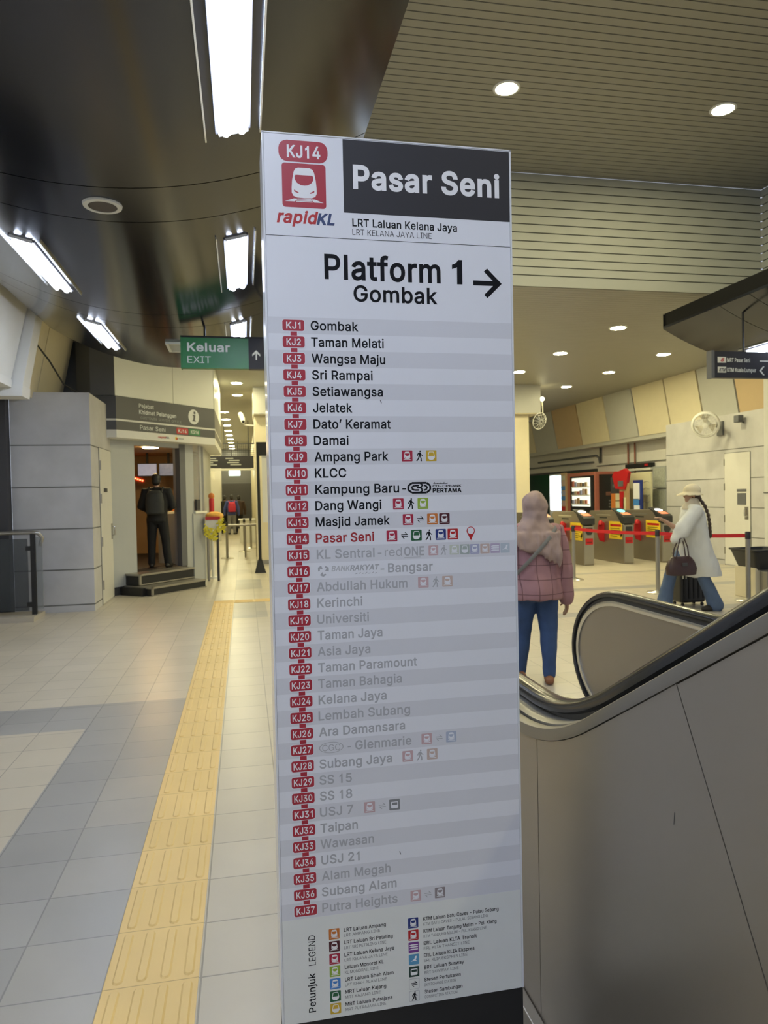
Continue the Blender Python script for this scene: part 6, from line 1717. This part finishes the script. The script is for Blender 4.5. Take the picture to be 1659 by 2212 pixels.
m = MB(); m.box(-1.39, 0.36, 24.0, 24.1, 2.58, 2.98, SIGN_DARK); m.build('panel', os_)
f24 = frame((0, 24.0, 0), (1, 0, 0), (0, 0, 1), (0, -1, 0))
for a, b, z in ((-1.3, -0.85, 2.90), (-1.3, -0.8, 2.83), (-1.3, -0.95, 2.76), (-1.3, -0.82, 2.69), (-0.55, -0.3, 2.90), (-0.45, -0.1, 2.83), (-0.5, -0.12, 2.76), (-0.4, -0.05, 2.69)):
    m = MB(); m.grect(f24, a, z - .018, b, z + .018, SIGN_TXT_DIM, 0.004); m.build('lettering', os_)
m = MB(); m.box(-1.4, 0.40, 23.97, 24.08, 2.50, 2.56, PLASTIC_WHITE); m.build('light_beam', os_)
for x in (-1.2, 0.2):
    m = MB(); m.tube([(x, 24.05, 2.98), (x, 24.05, 4.15)], 0.015, DARK, 6); m.build('hanging_rod', os_)
gr = thing('mesh_screen', 'dark wire mesh screen above the overhead sign in the far corridor', 'screen', (-0.1, 24.6, 3.0))
m = MB()
for q in range(16):
    m.box(-0.62 + q * .065, -0.61 + q * .065, 24.6, 24.615, 2.98, 3.42, DARKWALL)
for q in range(7):
    m.box(-0.62, 0.40, 24.598, 24.617, 2.99 + q * .07, 3.0 + q * .07, DARKWALL)
m.build('mesh', gr)
m = MB(); m.box(-0.64, 0.42, 24.59, 24.62, 3.41, 3.45, DARKWALL); m.build('top_rail', gr)
for x in (-0.6, 0.38):
    m = MB(); m.tube([(x, 24.6, 3.42), (x, 24.6, 4.15)], 0.012, DARKWALL, 6); m.build('hanger', gr)
m = MB(); m.box(-0.62, -0.12, 33.0, 33.08, 2.62, 2.84, mat('pale_green_glow', (0.7, 0.9, 0.85), 0.4, emit=1.4, ecol=(0.75, 1.0, 0.92), var=0))
ls = m.build('lit_sign'); tag(ls, 'pale green lit sign hanging before the dark shutter at the far end', 'sign')
for x in (-0.5, -0.2):
    m = MB(); m.tube([(x, 33.04, 2.84), (x, 33.04, 4.15)], 0.015, DARKWALL, 6); m.build('hanging_rod', ls)
wc = thing('white_counter', 'low bright white counter at the right of the far corridor', 'counter', (0.1, 24, 0))
m = MB(); m.box(-0.15, 0.38, 25.5, 26.3, 0.0, 0.8, PLASTIC_WHITE); m.build('body', wc)
m = MB(); m.box(-0.2, 0.40, 25.45, 26.35, 0.8, 0.84, WALL_WHITE); m.build('top', wc)
for q, (x, y, h_) in enumerate(((-1.15, 22.0, 2.0), (-1.0, 27.0, 2.3))):
    m = MB(); m.box(x - .16, x + .16, y, y + .5, 0, h_, PANEL_PALE)
    tag(m.build('pillar'), ['nearer pale pillar on the left of the far corridor', 'farther pale pillar on the left of the far corridor'][q], 'pillar', 'corridor pillars')

# ------------------------------------------------------------ people
SKIN = mat('skin_light_brown', (0.42, 0.25, 0.17), 0.5, var=0.06)
HAIR = mat('dark_hair', (0.012, 0.01, 0.009), 0.5)
SHOE_D = mat('dark_shoe', (0.02, 0.018, 0.016), 0.5)
def bake(mb_, name, parent, m, voxel, smooth=6, fold=0.0, fs=6.0, seed=0.0):
    """union of overlapping closed forms -> one continuous surface"""
    me = bpy.data.meshes.new(name)
    me.from_pydata(mb_.v, [], mb_.f)
    b = bmesh.new()
    b.from_mesh(me)
    bmesh.ops.recalc_face_normals(b, faces=b.faces)
    b.to_mesh(me)
    b.free()
    o = bpy.data.objects.new(name, me)
    COL.objects.link(o)
    r = o.modifiers.new('r', 'REMESH')
    r.mode = 'VOXEL'
    r.voxel_size = voxel
    if smooth:
        q = o.modifiers.new('s', 'SMOOTH')
        q.factor = 0.5
        q.iterations = smooth
    bpy.context.view_layer.update()
    me2 = bpy.data.meshes.new_from_object(o.evaluated_get(bpy.context.evaluated_depsgraph_get()))
    bpy.data.objects.remove(o)
    bpy.data.meshes.remove(me)
    me2.name = name
    if fold:
        ns = [v.normal.copy() for v in me2.vertices]
        for v, n in zip(me2.vertices, ns):
            p = v.co * fs
            k = noise.noise(Vector((p.x, p.y, p.z * 0.55 + seed))) + 0.5 * noise.noise(Vector((p.x * 2.1, p.y * 2.1, p.z * 1.3 + seed)))
            v.co += n * (fold * k)
    me2.materials.clear()
    me2.materials.append(m)
    me2.polygons.foreach_set('material_index', [0] * len(me2.polygons))
    me2.polygons.foreach_set('use_smooth', [True] * len(me2.polygons))
    o2 = bpy.data.objects.new(name, me2)
    COL.objects.link(o2)
    if parent is not None:
        o2.parent = parent
        o2.matrix_parent_inverse = wm(parent).inverted()
    return o2

def hand(m, w, d, pn, side, s, mt, curl=0.5):
    """palm, four unequal bent fingers and a thumb; d = along the forearm, pn = palm normal, side = thumb direction"""
    d, pn = Vector(d).normalized(), Vector(pn)
    pn = (pn - d * d.dot(pn)).normalized()
    t = d.cross(pn).normalized()
    if t.dot(Vector(side)) < 0:
        t = -t
    w = Vector(w)
    kn = w + d * .085 * s
    for q in (-.026, -.009, .009, .026):
        m.tube([w + t * q * .7 * s, w + d * .045 * s + t * q * s, kn + t * q * s], [.016 * s, .017 * s, .013 * s], mt, 8, round_caps=True)
    for q, L in ((.028, .066), (.010, .076), (-.009, .070), (-.027, .055)):
        a = kn + t * q * s
        dd, pts, rr = d.copy(), [a - d * .01 * s, a], [.0105 * s, .010 * s]
        for k in range(3):
            ang = curl * (0.45, 0.65, 0.55)[k]
            dd = (dd * math.cos(ang) + pn * math.sin(ang)).normalized()
            a = a + dd * L * s * (.45, .32, .23)[k]
            pts.append(a)
            rr.append((.0095, .0085, .0075)[k] * s)
        m.tube(pts, rr, mt, 8, round_caps=True)
    b = w + d * .03 * s + t * .028 * s
    m.tube([b, b + (d * .5 + t * .7 + pn * .35) * .035 * s, b + (d * .9 + t * .75 + pn * .6) * .062 * s], [.014 * s, .011 * s, .009 * s], mt, 8, round_caps=True)

def person(label, loc, yaw, H, P, skin=SKIN, voxel=0.012, fingers=True):
    """P: joints in body coordinates (x right, y forward, z up) for a 1.70 m figure"""
    s = H / 1.70
    c, sn = math.cos(yaw), math.sin(yaw)
    fwd, rgt = Vector((sn, c, 0)), Vector((c, -sn, 0))
    base = Vector(loc)
    W = lambda x, y, z: base + (rgt * x + fwd * y + Vector((0, 0, z))) * s
    V = lambda p: W(*p)
    root = thing('person', label, 'person', loc)
    m = MB()
    B = Matrix((rgt, fwd, Vector((0, 0, 1)))).transposed()
    # torso
    def ring(x, y, z, rx, ry, n=18):
        return [W(x + rx * math.cos(2 * math.pi * k / n), y + ry * math.sin(2 * math.pi * k / n), z) for k in range(n)]
    m.loft([ring(0, 0, .84, .10, .09), ring(0, 0, .90, .165, .115), ring(0, 0, .98, .165, .11), ring(0, .005, 1.10, .135, .095), ring(0, .01, 1.25, .155, .11), ring(0, 0, 1.36, .165, .095), ring(0, -.005, 1.42, .12, .07), ring(0, 0, 1.455, .06, .055)], skin)
    m.tube([W(0, -.005, 1.40), W(0, .01, 1.53)], [.058 * s, .052 * s], skin, 12, round_caps=True)
    hx, hy, hz = P.get('head', (0, .03, 1.59))
    m.ellipsoid(W(hx, hy - .01, hz + .02), .072 * s, .092 * s, .10 * s, skin, 18, 12, T=B)
    m.ellipsoid(W(hx, hy + .025, hz - .045), .055 * s, .062 * s, .075 * s, skin, 16, 10, T=B)
    m.tube([W(hx, hy + .078, hz + .02), W(hx, hy + .100, hz - .018), W(hx, hy + .085, hz - .026)], [.010 * s, .015 * s, .012 * s], skin, 8, round_caps=True)
    for q in (-1, 1):
        m.ellipsoid(W(hx + q * .072, hy - .005, hz - .005), .010 * s, .020 * s, .030 * s, skin, 10, 6, T=B)
    for z_ in (-.055, -.068):
        m.tube([W(hx - .022, hy + .074, hz + z_), W(hx, hy + .084, hz + z_), W(hx + .022, hy + .074, hz + z_)], .006 * s, skin, 6, round_caps=True)
    for q, nm in ((-1, 'l'), (1, 'r')):
        sh, el, wr = P['sh' + nm], P['el' + nm], P['wr' + nm]
        m.tube([W(0, 0, sh[2] - .03), V(sh), V(el)], [.06 * s, .056 * s, .042 * s], skin, 12, round_caps=True)
        m.tube([V(el), V(wr)], [.041 * s, .027 * s], skin, 12, round_caps=True)
        hp, kn, an, toe = P['hip' + nm], P['kn' + nm], P['an' + nm], P['toe' + nm]
        m.tube([V(hp), V(kn)], [.088 * s, .058 * s], skin, 14, round_caps=True)
        k2, a2 = Vector(kn), Vector(an)
        cf = k2.lerp(a2, .3) + Vector((0, -.012, 0))
        m.tube([V(kn), V(cf), V(an)], [.056 * s, .055 * s, .036 * s], skin, 14, round_caps=True)
        m.tube([V(an), V(toe)], [.040 * s, .030 * s], skin, 10, round_caps=True)
    body = bake(m, 'body', root, skin, voxel, 4)
    if fingers:
        hm = MB()
        for q, nm in ((-1, 'l'), (1, 'r')):
            el, wr = Vector(P['el' + nm]), Vector(P['wr' + nm])
            d = V(wr) - V(el)
            pn = rgt * (-q) if abs(d.normalized().z) > .6 else Vector((0, 0, -1))
            sd = fwd if abs(d.normalized().z) > .6 else rgt * (-q)
            hm.tube([V(el.lerp(wr, .8)), V(wr), V(wr) + d.normalized() * .03 * s], [.029 * s, .026 * s, .024 * s], skin, 10, round_caps=True)
            hand(hm, V(wr), d, P.get('pn' + nm, pn), sd, s, skin, P.get('curl' + nm, .5))
        # hands join the body: one skin, finer voxels
        m.v, m.f, m.m = m.v + hm.v, m.f + [tuple(i + len(m.v) for i in f) for f in hm.f], m.m + hm.m
        bpy.data.objects.remove(body)
        body = bake(m, 'body', root, skin, 0.0052, 3)
    # eyes
    e = MB()
    for q in (-1, 1):
        e.ellipsoid(W(hx + q * .030, hy + .068, hz + .012), .013 * s, .010 * s, .008 * s, HAIR, 10, 6, T=B)
    e.build('eyes', root, smooth=True)
    return root, W, B, s
def tubes(P, W, s, segs, mt):
    m = MB()
    for pts, rad in segs:
        m.tube([W(*(P[p] if isinstance(p, str) else p)) for p in pts], [r * s for r in rad], mt, 14, round_caps=True)
    return m
def rings(m, W, lst, mt, n=22):
    m.loft([[W(x + rx * math.cos(2 * math.pi * k / n), y + ry * math.sin(2 * math.pi * k / n), z) for k in range(n)] for x, y, z, rx, ry in lst], mt)
def shoes(root, W, s, P, mt, name='shoe'):
    for nm in 'lr':
        an, toe = Vector(P['an' + nm]), Vector(P['toe' + nm])
        d = toe - an; d.z = 0; d.normalize()
        m = MB()
        heel = Vector((an.x, an.y, toe.z)) - d * .055
        up = 0.002
        m.tube([W(*(heel + Vector((0, 0, .012)))), W(*(heel + d * .10 + Vector((0, 0, .016)))), W(*(heel + d * .19 + Vector((0, 0, .008)))), W(*(heel + d * .235 + Vector((0, 0, .0))))], [.042 * s, .046 * s, .046 * s, .036 * s], mt, 12, round_caps=True)
        m.tube([W(*(an + Vector((0, 0, -.03)))), W(*(an + Vector((0, 0, .01))))], [.046 * s, .044 * s], mt, 12, round_caps=True)
        bake(m, name, root, mt, .008, 3)

# --- woman in pink, seen from behind, walking towards the gates
PINKM = mat('dusty_pink_shirt', (0.43, 0.23, 0.255), 0.8, var=0.1, vscale=14)
def seams(m):
    nt = m.node_tree
    b = nt.nodes['Principled BSDF']
    tc = nt.nodes.new('ShaderNodeTexCoord')
    mp = nt.nodes.new('ShaderNodeMapping')
    mp.inputs['Rotation'].default_value = (R(90), 0, 0)
    mp.inputs['Location'].default_value = (0.03, 0.055, 0)
    br = nt.nodes.new('ShaderNodeTexBrick')
    br.offset = 0.0
    br.inputs['Scale'].default_value = 1
    br.inputs['Brick Width'].default_value = 0.115
    br.inputs['Row Height'].default_value = 0.115
    br.inputs['Mortar Size'].default_value = 0.0035
    br.inputs['Color1'].default_value = (0.37, 0.20, 0.22, 1)
    br.inputs['Color2'].default_value = (0.33, 0.175, 0.195, 1)
    br.inputs['Mortar'].default_value = (0.17, 0.085, 0.095, 1)
    nt.links.new(tc.outputs['Object'], mp.inputs['Vector'])
    nt.links.new(mp.outputs['Vector'], br.inputs['Vector'])
    nt.links.new(br.outputs['Color'], b.inputs['Base Color'])
seams(PINKM)
JEANS = mat('blue_jeans', (0.035, 0.075, 0.19), 0.8, var=0.35, vscale=7, bump=0.3, bscale=60)
HIJAB = mat('dusty_rose_headscarf', (0.38, 0.275, 0.245), 0.75, var=0.14, vscale=11)
BROWNSHOE = mat('brown_shoe', (0.24, 0.10, 0.045), 0.6, var=0.2, vscale=30)
STRAP = mat('grey_strap', (0.22, 0.22, 0.215), 0.7)
PK = dict(head=(0.0, .03, 1.575), shl=(-.19, 0, 1.37), ell=(-.25, -.02, 1.05), wrl=(-.27, .07, .78), shr=(.19, 0, 1.37), elr=(.262, -.02, 1.03), wrr=(.285, .05, .745),
          hipl=(-.095, 0, .86), knl=(-.10, .10, .48), anl=(-.125, .14, .085), toel=(-.145, .28, .03), hipr=(.095, 0, .86), knr=(.115, .03, .47), anr=(.105, -.02, .085), toer=(.13, .13, .03), curlr=.5, curll=.5)
pw, W, B, s = person('woman in pink shirt, rose headscarf and blue jeans, seen from behind beyond the escalator', (2.315, 5.42, 0), R(12), 1.545, PK)
m = tubes(PK, W, s, [(['hipl', 'knl'], [.115, .082]), (['knl', (-.112, .115, .30), 'anl'], [.080, .072, .056]), (['hipr', 'knr'], [.115, .082]), (['knr', (.112, .0, .30), 'anr'], [.080, .072, .056])], JEANS)
rings(m, W, [(0, 0, .74, .12, .10), (0, -.02, .78, .198, .155), (0, -.02, .84, .195, .15), (0, 0, .94, .15, .105)], JEANS)
bake(m, 'jeans', pw, JEANS, .011, 5, fold=.006, fs=14)
m = tubes(PK, W, s, [([(0, 0, 1.36), 'shr', 'elr', 'wrr'], [.10, .088, .072, .062]), ([(0, 0, 1.36), 'shl', 'ell', 'wrl'], [.10, .088, .072, .062])], PINKM)
rings(m, W, [(0, -.02, .765, .228, .19), (0, -.02, .85, .225, .188), (0, -.005, 1.0, .205, .162), (0, .01, 1.15, .20, .15), (0, .01, 1.28, .205, .14), (0, 0, 1.37, .19, .115), (0, 0, 1.42, .12, .08), (0, 0, 1.45, .07, .06)], PINKM)
bake(m, 'shirt', pw, PINKM, .011, 5, fold=.015, fs=9, seed=3)
m = MB()
m.ellipsoid(W(0, .0, 1.60), .110 * s, .125 * s, .128 * s, HIJAB, 20, 14, T=B)
m.ellipsoid(W(0, -.01, 1.51), .105 * s, .112 * s, .12 * s, HIJAB, 20, 12, T=B)
rings(m, W, [(0, -.01, 1.52, .095, .10), (0, -.01, 1.45, .125, .115), (0, -.005, 1.40, .20, .135), (0, -.005, 1.345, .235, .15), (0, -.01, 1.30, .225, .155), (0, -.01, 1.27, .215, .15)], HIJAB)
# back fall of the scarf: overlapping panels ending in a low point at the right
for k in range(9):
    a = k / 8
    x = -.17 + .34 * a
    zb = 1.24 - .16 * a ** 1.4
    m.tube([W(x, -.135, 1.34), W(x * .98 + .005, -.158, 1.26), W(x * .95 + .012, -.160, (1.24 + zb) / 2 - .02), W(x * .93 + .02, -.158, zb - .02)], [.03 * s, .026 * s, .022 * s, .012 * s], HIJAB, 10, round_caps=True)
bake(m, 'headscarf', pw, HIJAB, .009, 5, fold=.018, fs=12, seed=8)
m = MB()
pts = [W(.20, .02, 1.42), W(.165, -.10, 1.395), W(.10, -.172, 1.32), W(.0, -.186, 1.21), W(-.10, -.178, 1.10), W(-.19, -.13, 1.0), W(-.225, -.03, .95), W(-.21, .10, .93)]
m.tube(pts, [.016] * 8, STRAP, 8, flat=.28, up=(0, -1, 0))
m.build('bag_strap', pw, smooth=True)
shoes(pw, W, s, PK, BROWNSHOE)

# --- woman in white, striding left with a bag
WHITEM = mat('white_loose_tunic', (0.66, 0.67, 0.64), 0.8, var=0.06, vscale=10)
JEANS2 = mat('faded_blue_jeans', (0.085, 0.13, 0.22), 0.8, var=0.2, vscale=9)
CREAM_HAT = mat('cream_hat', (0.66, 0.58, 0.38), 0.8, var=0.1, vscale=12)
BAGM = mat('dark_brown_leather', (0.045, 0.022, 0.022), 0.45, var=0.2, vscale=16)
PW = dict(head=(0, .01, 1.575), shl=(-.19, .03, 1.38), ell=(-.235, .28, 1.10), wrl=(-.20, .46, 1.23), shr=(.19, -.02, 1.38), elr=(.23, -.14, 1.10), wrr=(.23, -.20, .86),
          hipl=(-.09, .0, .88), knl=(-.10, -.09, .48), anl=(-.10, -.27, .11), toel=(-.11, -.18, .03), hipr=(.09, .02, .88), knr=(.09, .26, .51), anr=(.09, .36, .10), toer=(.09, .50, .04), curll=.7, curlr=1.0)
ww, W, B, s = person('woman in long white tunic and cream hat striding left past the red belt', (5.66, 8.2, 0), R(-82), 1.60, PW)
m = tubes(PW, W, s, [(['hipl', 'knl'], [.11, .085]), (['knl', (-.10, -.185, .28), (-.10, -.27, .08)], [.083, .088, .105]), (['hipr', 'knr'], [.11, .085]), (['knr', (.09, .32, .3), (.09, .36, .08)], [.083, .088, .105])], JEANS2)
rings(m, W, [(0, 0, .78, .12, .11), (0, 0, .90, .18, .14), (0, 0, 1.0, .16, .12)], JEANS2)
bake(m, 'jeans', ww, JEANS2, .012, 5, fold=.006, fs=12)
m = tubes(PW, W, s, [([(0, 0, 1.37), 'shl', (-.24, .28, 1.09)], [.10, .095, .105]), ([(-.24, .27, 1.10), (-.235, .33, 1.0)], [.10, .085]), ([(0, 0, 1.37), 'shr', 'elr', 'wrr'], [.10, .095, .085, .075])], WHITEM)
rings(m, W, [(0, -.15, .47, .23, .25), (0, -.10, .62, .225, .25), (0, -.05, .80, .22, .23), (0, -.01, 1.0, .215, .21), (0, .0, 1.2, .21, .18), (0, 0, 1.34, .20, .14), (0, 0, 1.42, .13, .09), (0, .01, 1.46, .075, .07)], WHITEM)
bake(m, 'tunic', ww, WHITEM, .012, 5, fold=.016, fs=7, seed=5)
m = MB()
m.ellipsoid(W(0, -.005, 1.635), .105 * s, .120 * s, .098 * s, CREAM_HAT, 20, 12, T=B)
m.lathe([(.0, .012), (.115 * s, .010), (.175 * s, -.018), (.178 * s, -.028), (.11 * s, -.005), (0, -.005)], W(0, .03, 1.60), CREAM_HAT, 26)
bake(m, 'hat', ww, CREAM_HAT, .010, 4, fold=.004, fs=12)
m = MB()
rings(m, W, [(0, .0, 1.54, .085, .075), (0, -.01, 1.48, .095, .09), (0, .005, 1.42, .13, .115), (0, .005, 1.38, .16, .12)], CREAM_HAT)
bake(m, 'neck_scarf', ww, mat('cream_scarf', (0.62, 0.56, 0.42), 0.8, var=.1), .012, 4, fold=.008, fs=14)
m = MB()
m.ellipsoid(W(0, -.025, 1.585), .086 * s, .095 * s, .09 * s, HAIR, 16, 10, T=B)
pts = [W(-.03, -.10, 1.52), W(-.07, -.15, 1.42), W(-.085, -.185, 1.30), W(-.09, -.20, 1.18), W(-.09, -.205, 1.08)]
for k in range(9):
    a = k / 8 * 3.99
    i = int(a)
    p = pts[i].lerp(pts[i + 1], a - i)
    m.ellipsoid(p, .026 * s, .026 * s, .034 * s, HAIR, 10, 6)
m.ellipsoid(pts[-1] - Vector((0, 0, .05)), .03 * s, .02 * s, .045 * s, HAIR, 10, 6)
bake(m, 'hair', ww, mat('dark_brown_hair', (0.045, 0.028, 0.018), .5, var=.2, vscale=40), .009, 2)
shoes(ww, W, s, PW, SHOE_D)
# her bag hangs in the crook of the near arm
hb = thing('handbag', 'dark brown leather handbag hanging from the arm of the woman in white', 'bag', (5.34, 7.98, .5))
m = MB()
def bagring(z, rx, ry):
    return [Vector((5.335 + rx * math.copysign(abs(math.cos(t)) ** .5, math.cos(t)), 7.96 + ry * math.copysign(abs(math.sin(t)) ** .6, math.sin(t)), z)) for t in [2 * math.pi * k / 24 for k in range(24)]]
m.loft([bagring(.49, .16, .06), bagring(.50, .19, .075), bagring(.58, .20, .08), bagring(.66, .175, .06), bagring(.71, .14, .035), bagring(.725, .12, .018)], BAGM)
m.build('bag_body', hb, smooth=True)
for yy in (7.925, 7.995):
    m = MB(); m.tube([(5.245, yy, .69), (5.265, yy, .82), (5.315, yy + (7.96 - yy) * .5, .95), (5.365, yy + (7.96 - yy) * .5, .96), (5.405, yy, .84), (5.425, yy, .69)], .008, BAGM, 8); m.build('handle', hb, smooth=True)
m = MB(); m.box(5.30, 5.37, 7.875, 7.885, .61, .65, DARKWALL); m.build('clasp', hb)
su = thing('suitcase', 'black cabin suitcase rolling behind the legs of the woman in white', 'suitcase', (5.87, 8.6, 0))
m = MB(); m.box(5.68, 6.05, 8.48, 8.72, .045, .47, mat('black_suitcase_shell', (0.012, 0.012, 0.013), .35)); m.build('shell', su, bevel=.03)
m = MB()
for q in range(5):
    m.box(5.72 + q * .07, 5.745 + q * .07, 8.472, 8.482, .10, .42, DARK)
m.build('front_rib', su)
m = MB(); m.box(5.70, 5.76, 8.476, 8.483, .37, .41, PLASTIC_WHITE); m.build('tag', su)
for x in (5.72, 6.01):
    for y in (8.51, 8.69):
        m = MB(); m.lathe([(0, -.012), (.022, -.012), (.022, .012), (0, .012)], (x, y, .022), DARK, 12, (1, 0, 0)); m.build('wheel', su)
m = MB(); m.tube([(5.80, 8.62, .46), (5.85, 8.52, .80), (5.87, 8.48, .815), (5.97, 8.48, .815), (5.99, 8.52, .80), (5.95, 8.62, .46)], .008, STEEL_MID, 8); m.build('pull_handle', su, smooth=True)

# --- man with a backpack at the kiosk door
JACK = mat('black_jacket', (0.007, 0.007, 0.008), .75, var=.2)
TROU = mat('black_trousers', (0.005, 0.005, 0.006), .8)
PACK = mat('charcoal_backpack', (0.028, 0.03, 0.03), .7, var=.2)
PM = dict(shl=(-.20, 0, 1.40), ell=(-.29, .02, 1.12), wrl=(-.22, .24, 1.05), shr=(.20, 0, 1.40), elr=(.28, .02, 1.12), wrr=(.20, .26, 1.08),
          hipl=(-.09, 0, .9), knl=(-.11, .02, .5), anl=(-.12, 0, .085), toel=(-.14, .15, .03), hipr=(.09, 0, .9), knr=(.14, .0, .5), anr=(.18, -.04, .085), toer=(.21, .10, .03))
def clothed_man(label, loc, yaw, H, P, jack, trou, hairm, pack=None, fingers=False):
    r_, W, B, s = person(label, loc, yaw, H, P, voxel=.014, fingers=fingers)
    m = tubes(P, W, s, [(['hipl', 'knl'], [.105, .08]), (['knl', 'anl'], [.078, .066]), (['hipr', 'knr'], [.105, .08]), (['knr', 'anr'], [.078, .066])], trou)
    rings(m, W, [(0, 0, .80, .12, .1), (0, 0, .92, .18, .135), (0, 0, 1.02, .16, .12)], trou)
    bake(m, 'trousers', r_, trou, .014, 4, fold=.005, fs=12)
    m = tubes(P, W, s, [([(0, 0, 1.38), 'shl', 'ell', 'wrl'], [.1, .085, .072, .052]), ([(0, 0, 1.38), 'shr', 'elr', 'wrr'], [.1, .085, .072, .052])], jack)
    rings(m, W, [(0, 0, .84, .19, .15), (0, 0, 1.0, .185, .145), (0, .01, 1.2, .205, .15), (0, 0, 1.38, .19, .115), (0, 0, 1.44, .11, .08), (0, 0, 1.48, .07, .065)], jack)
    bake(m, 'jacket', r_, jack, .014, 4, fold=.008, fs=9)
    m = MB()
    m.ellipsoid(W(0, .0, 1.635), .088 * s, .105 * s, .10 * s, hairm, 16, 10, T=B)
    m.ellipsoid(W(0, -.035, 1.575), .08 * s, .075 * s, .075 * s, hairm, 14, 8, T=B)
    bake(m, 'hair', r_, hairm, .011, 2)
    shoes(r_, W, s, P, SHOE_D)
    if pack is not None:
        m = MB()
        rings(m, W, [(0, -.21, .98, .13, .07), (0, -.22, 1.0, .16, .095), (0, -.22, 1.2, .165, .10), (0, -.21, 1.36, .14, .08), (0, -.19, 1.42, .09, .045)], pack)
        bake(m, 'backpack', r_, pack, .012, 3)
        for q in (-1, 1):
            m = MB(); m.tube([W(q * .11, -.16, 1.38), W(q * .125, -.06, 1.475), W(q * .13, .08, 1.42), W(q * .13, .165, 1.25), W(q * .14, .1, 1.08), W(q * .13, -.12, 1.02)], .018 * s, pack, 8); m.build('backpack_strap', r_, smooth=True)
    return r_
clothed_man('man in black jacket with charcoal backpack seen from behind inside the kiosk doorway', (-1.53, 13.32, .352), R(3), 1.66, PM, JACK, TROU, HAIR, PACK, True)
# --- three small figures far down the corridor
P3 = dict(PM, wrl=(-.30, .08, .86), wrr=(.30, .10, .86), knr=(.10, .08, .5), anr=(.10, -.06, .10))
clothed_man('leftmost of three far corridor figures, in dark clothes', (-0.85, 33.0, 0), R(10), 1.70, P3, JACK, TROU, HAIR)
clothed_man('middle of three far corridor figures, in a blue top with red backpack', (-0.52, 32.0, 0), R(-5), 1.72, P3, mat('blue_top', (0.05, 0.07, 0.24), .8), mat('grey_trousers', (0.2, 0.2, 0.21), .8), HAIR, mat('red_backpack', (0.45, 0.02, 0.05), .7))
clothed_man('rightmost of three far corridor figures, in a dark brown top', (-0.22, 33.5, 0), R(-12), 1.70, P3, mat('dark_brown_top', (0.05, 0.028, 0.018), .8), TROU, HAIR)
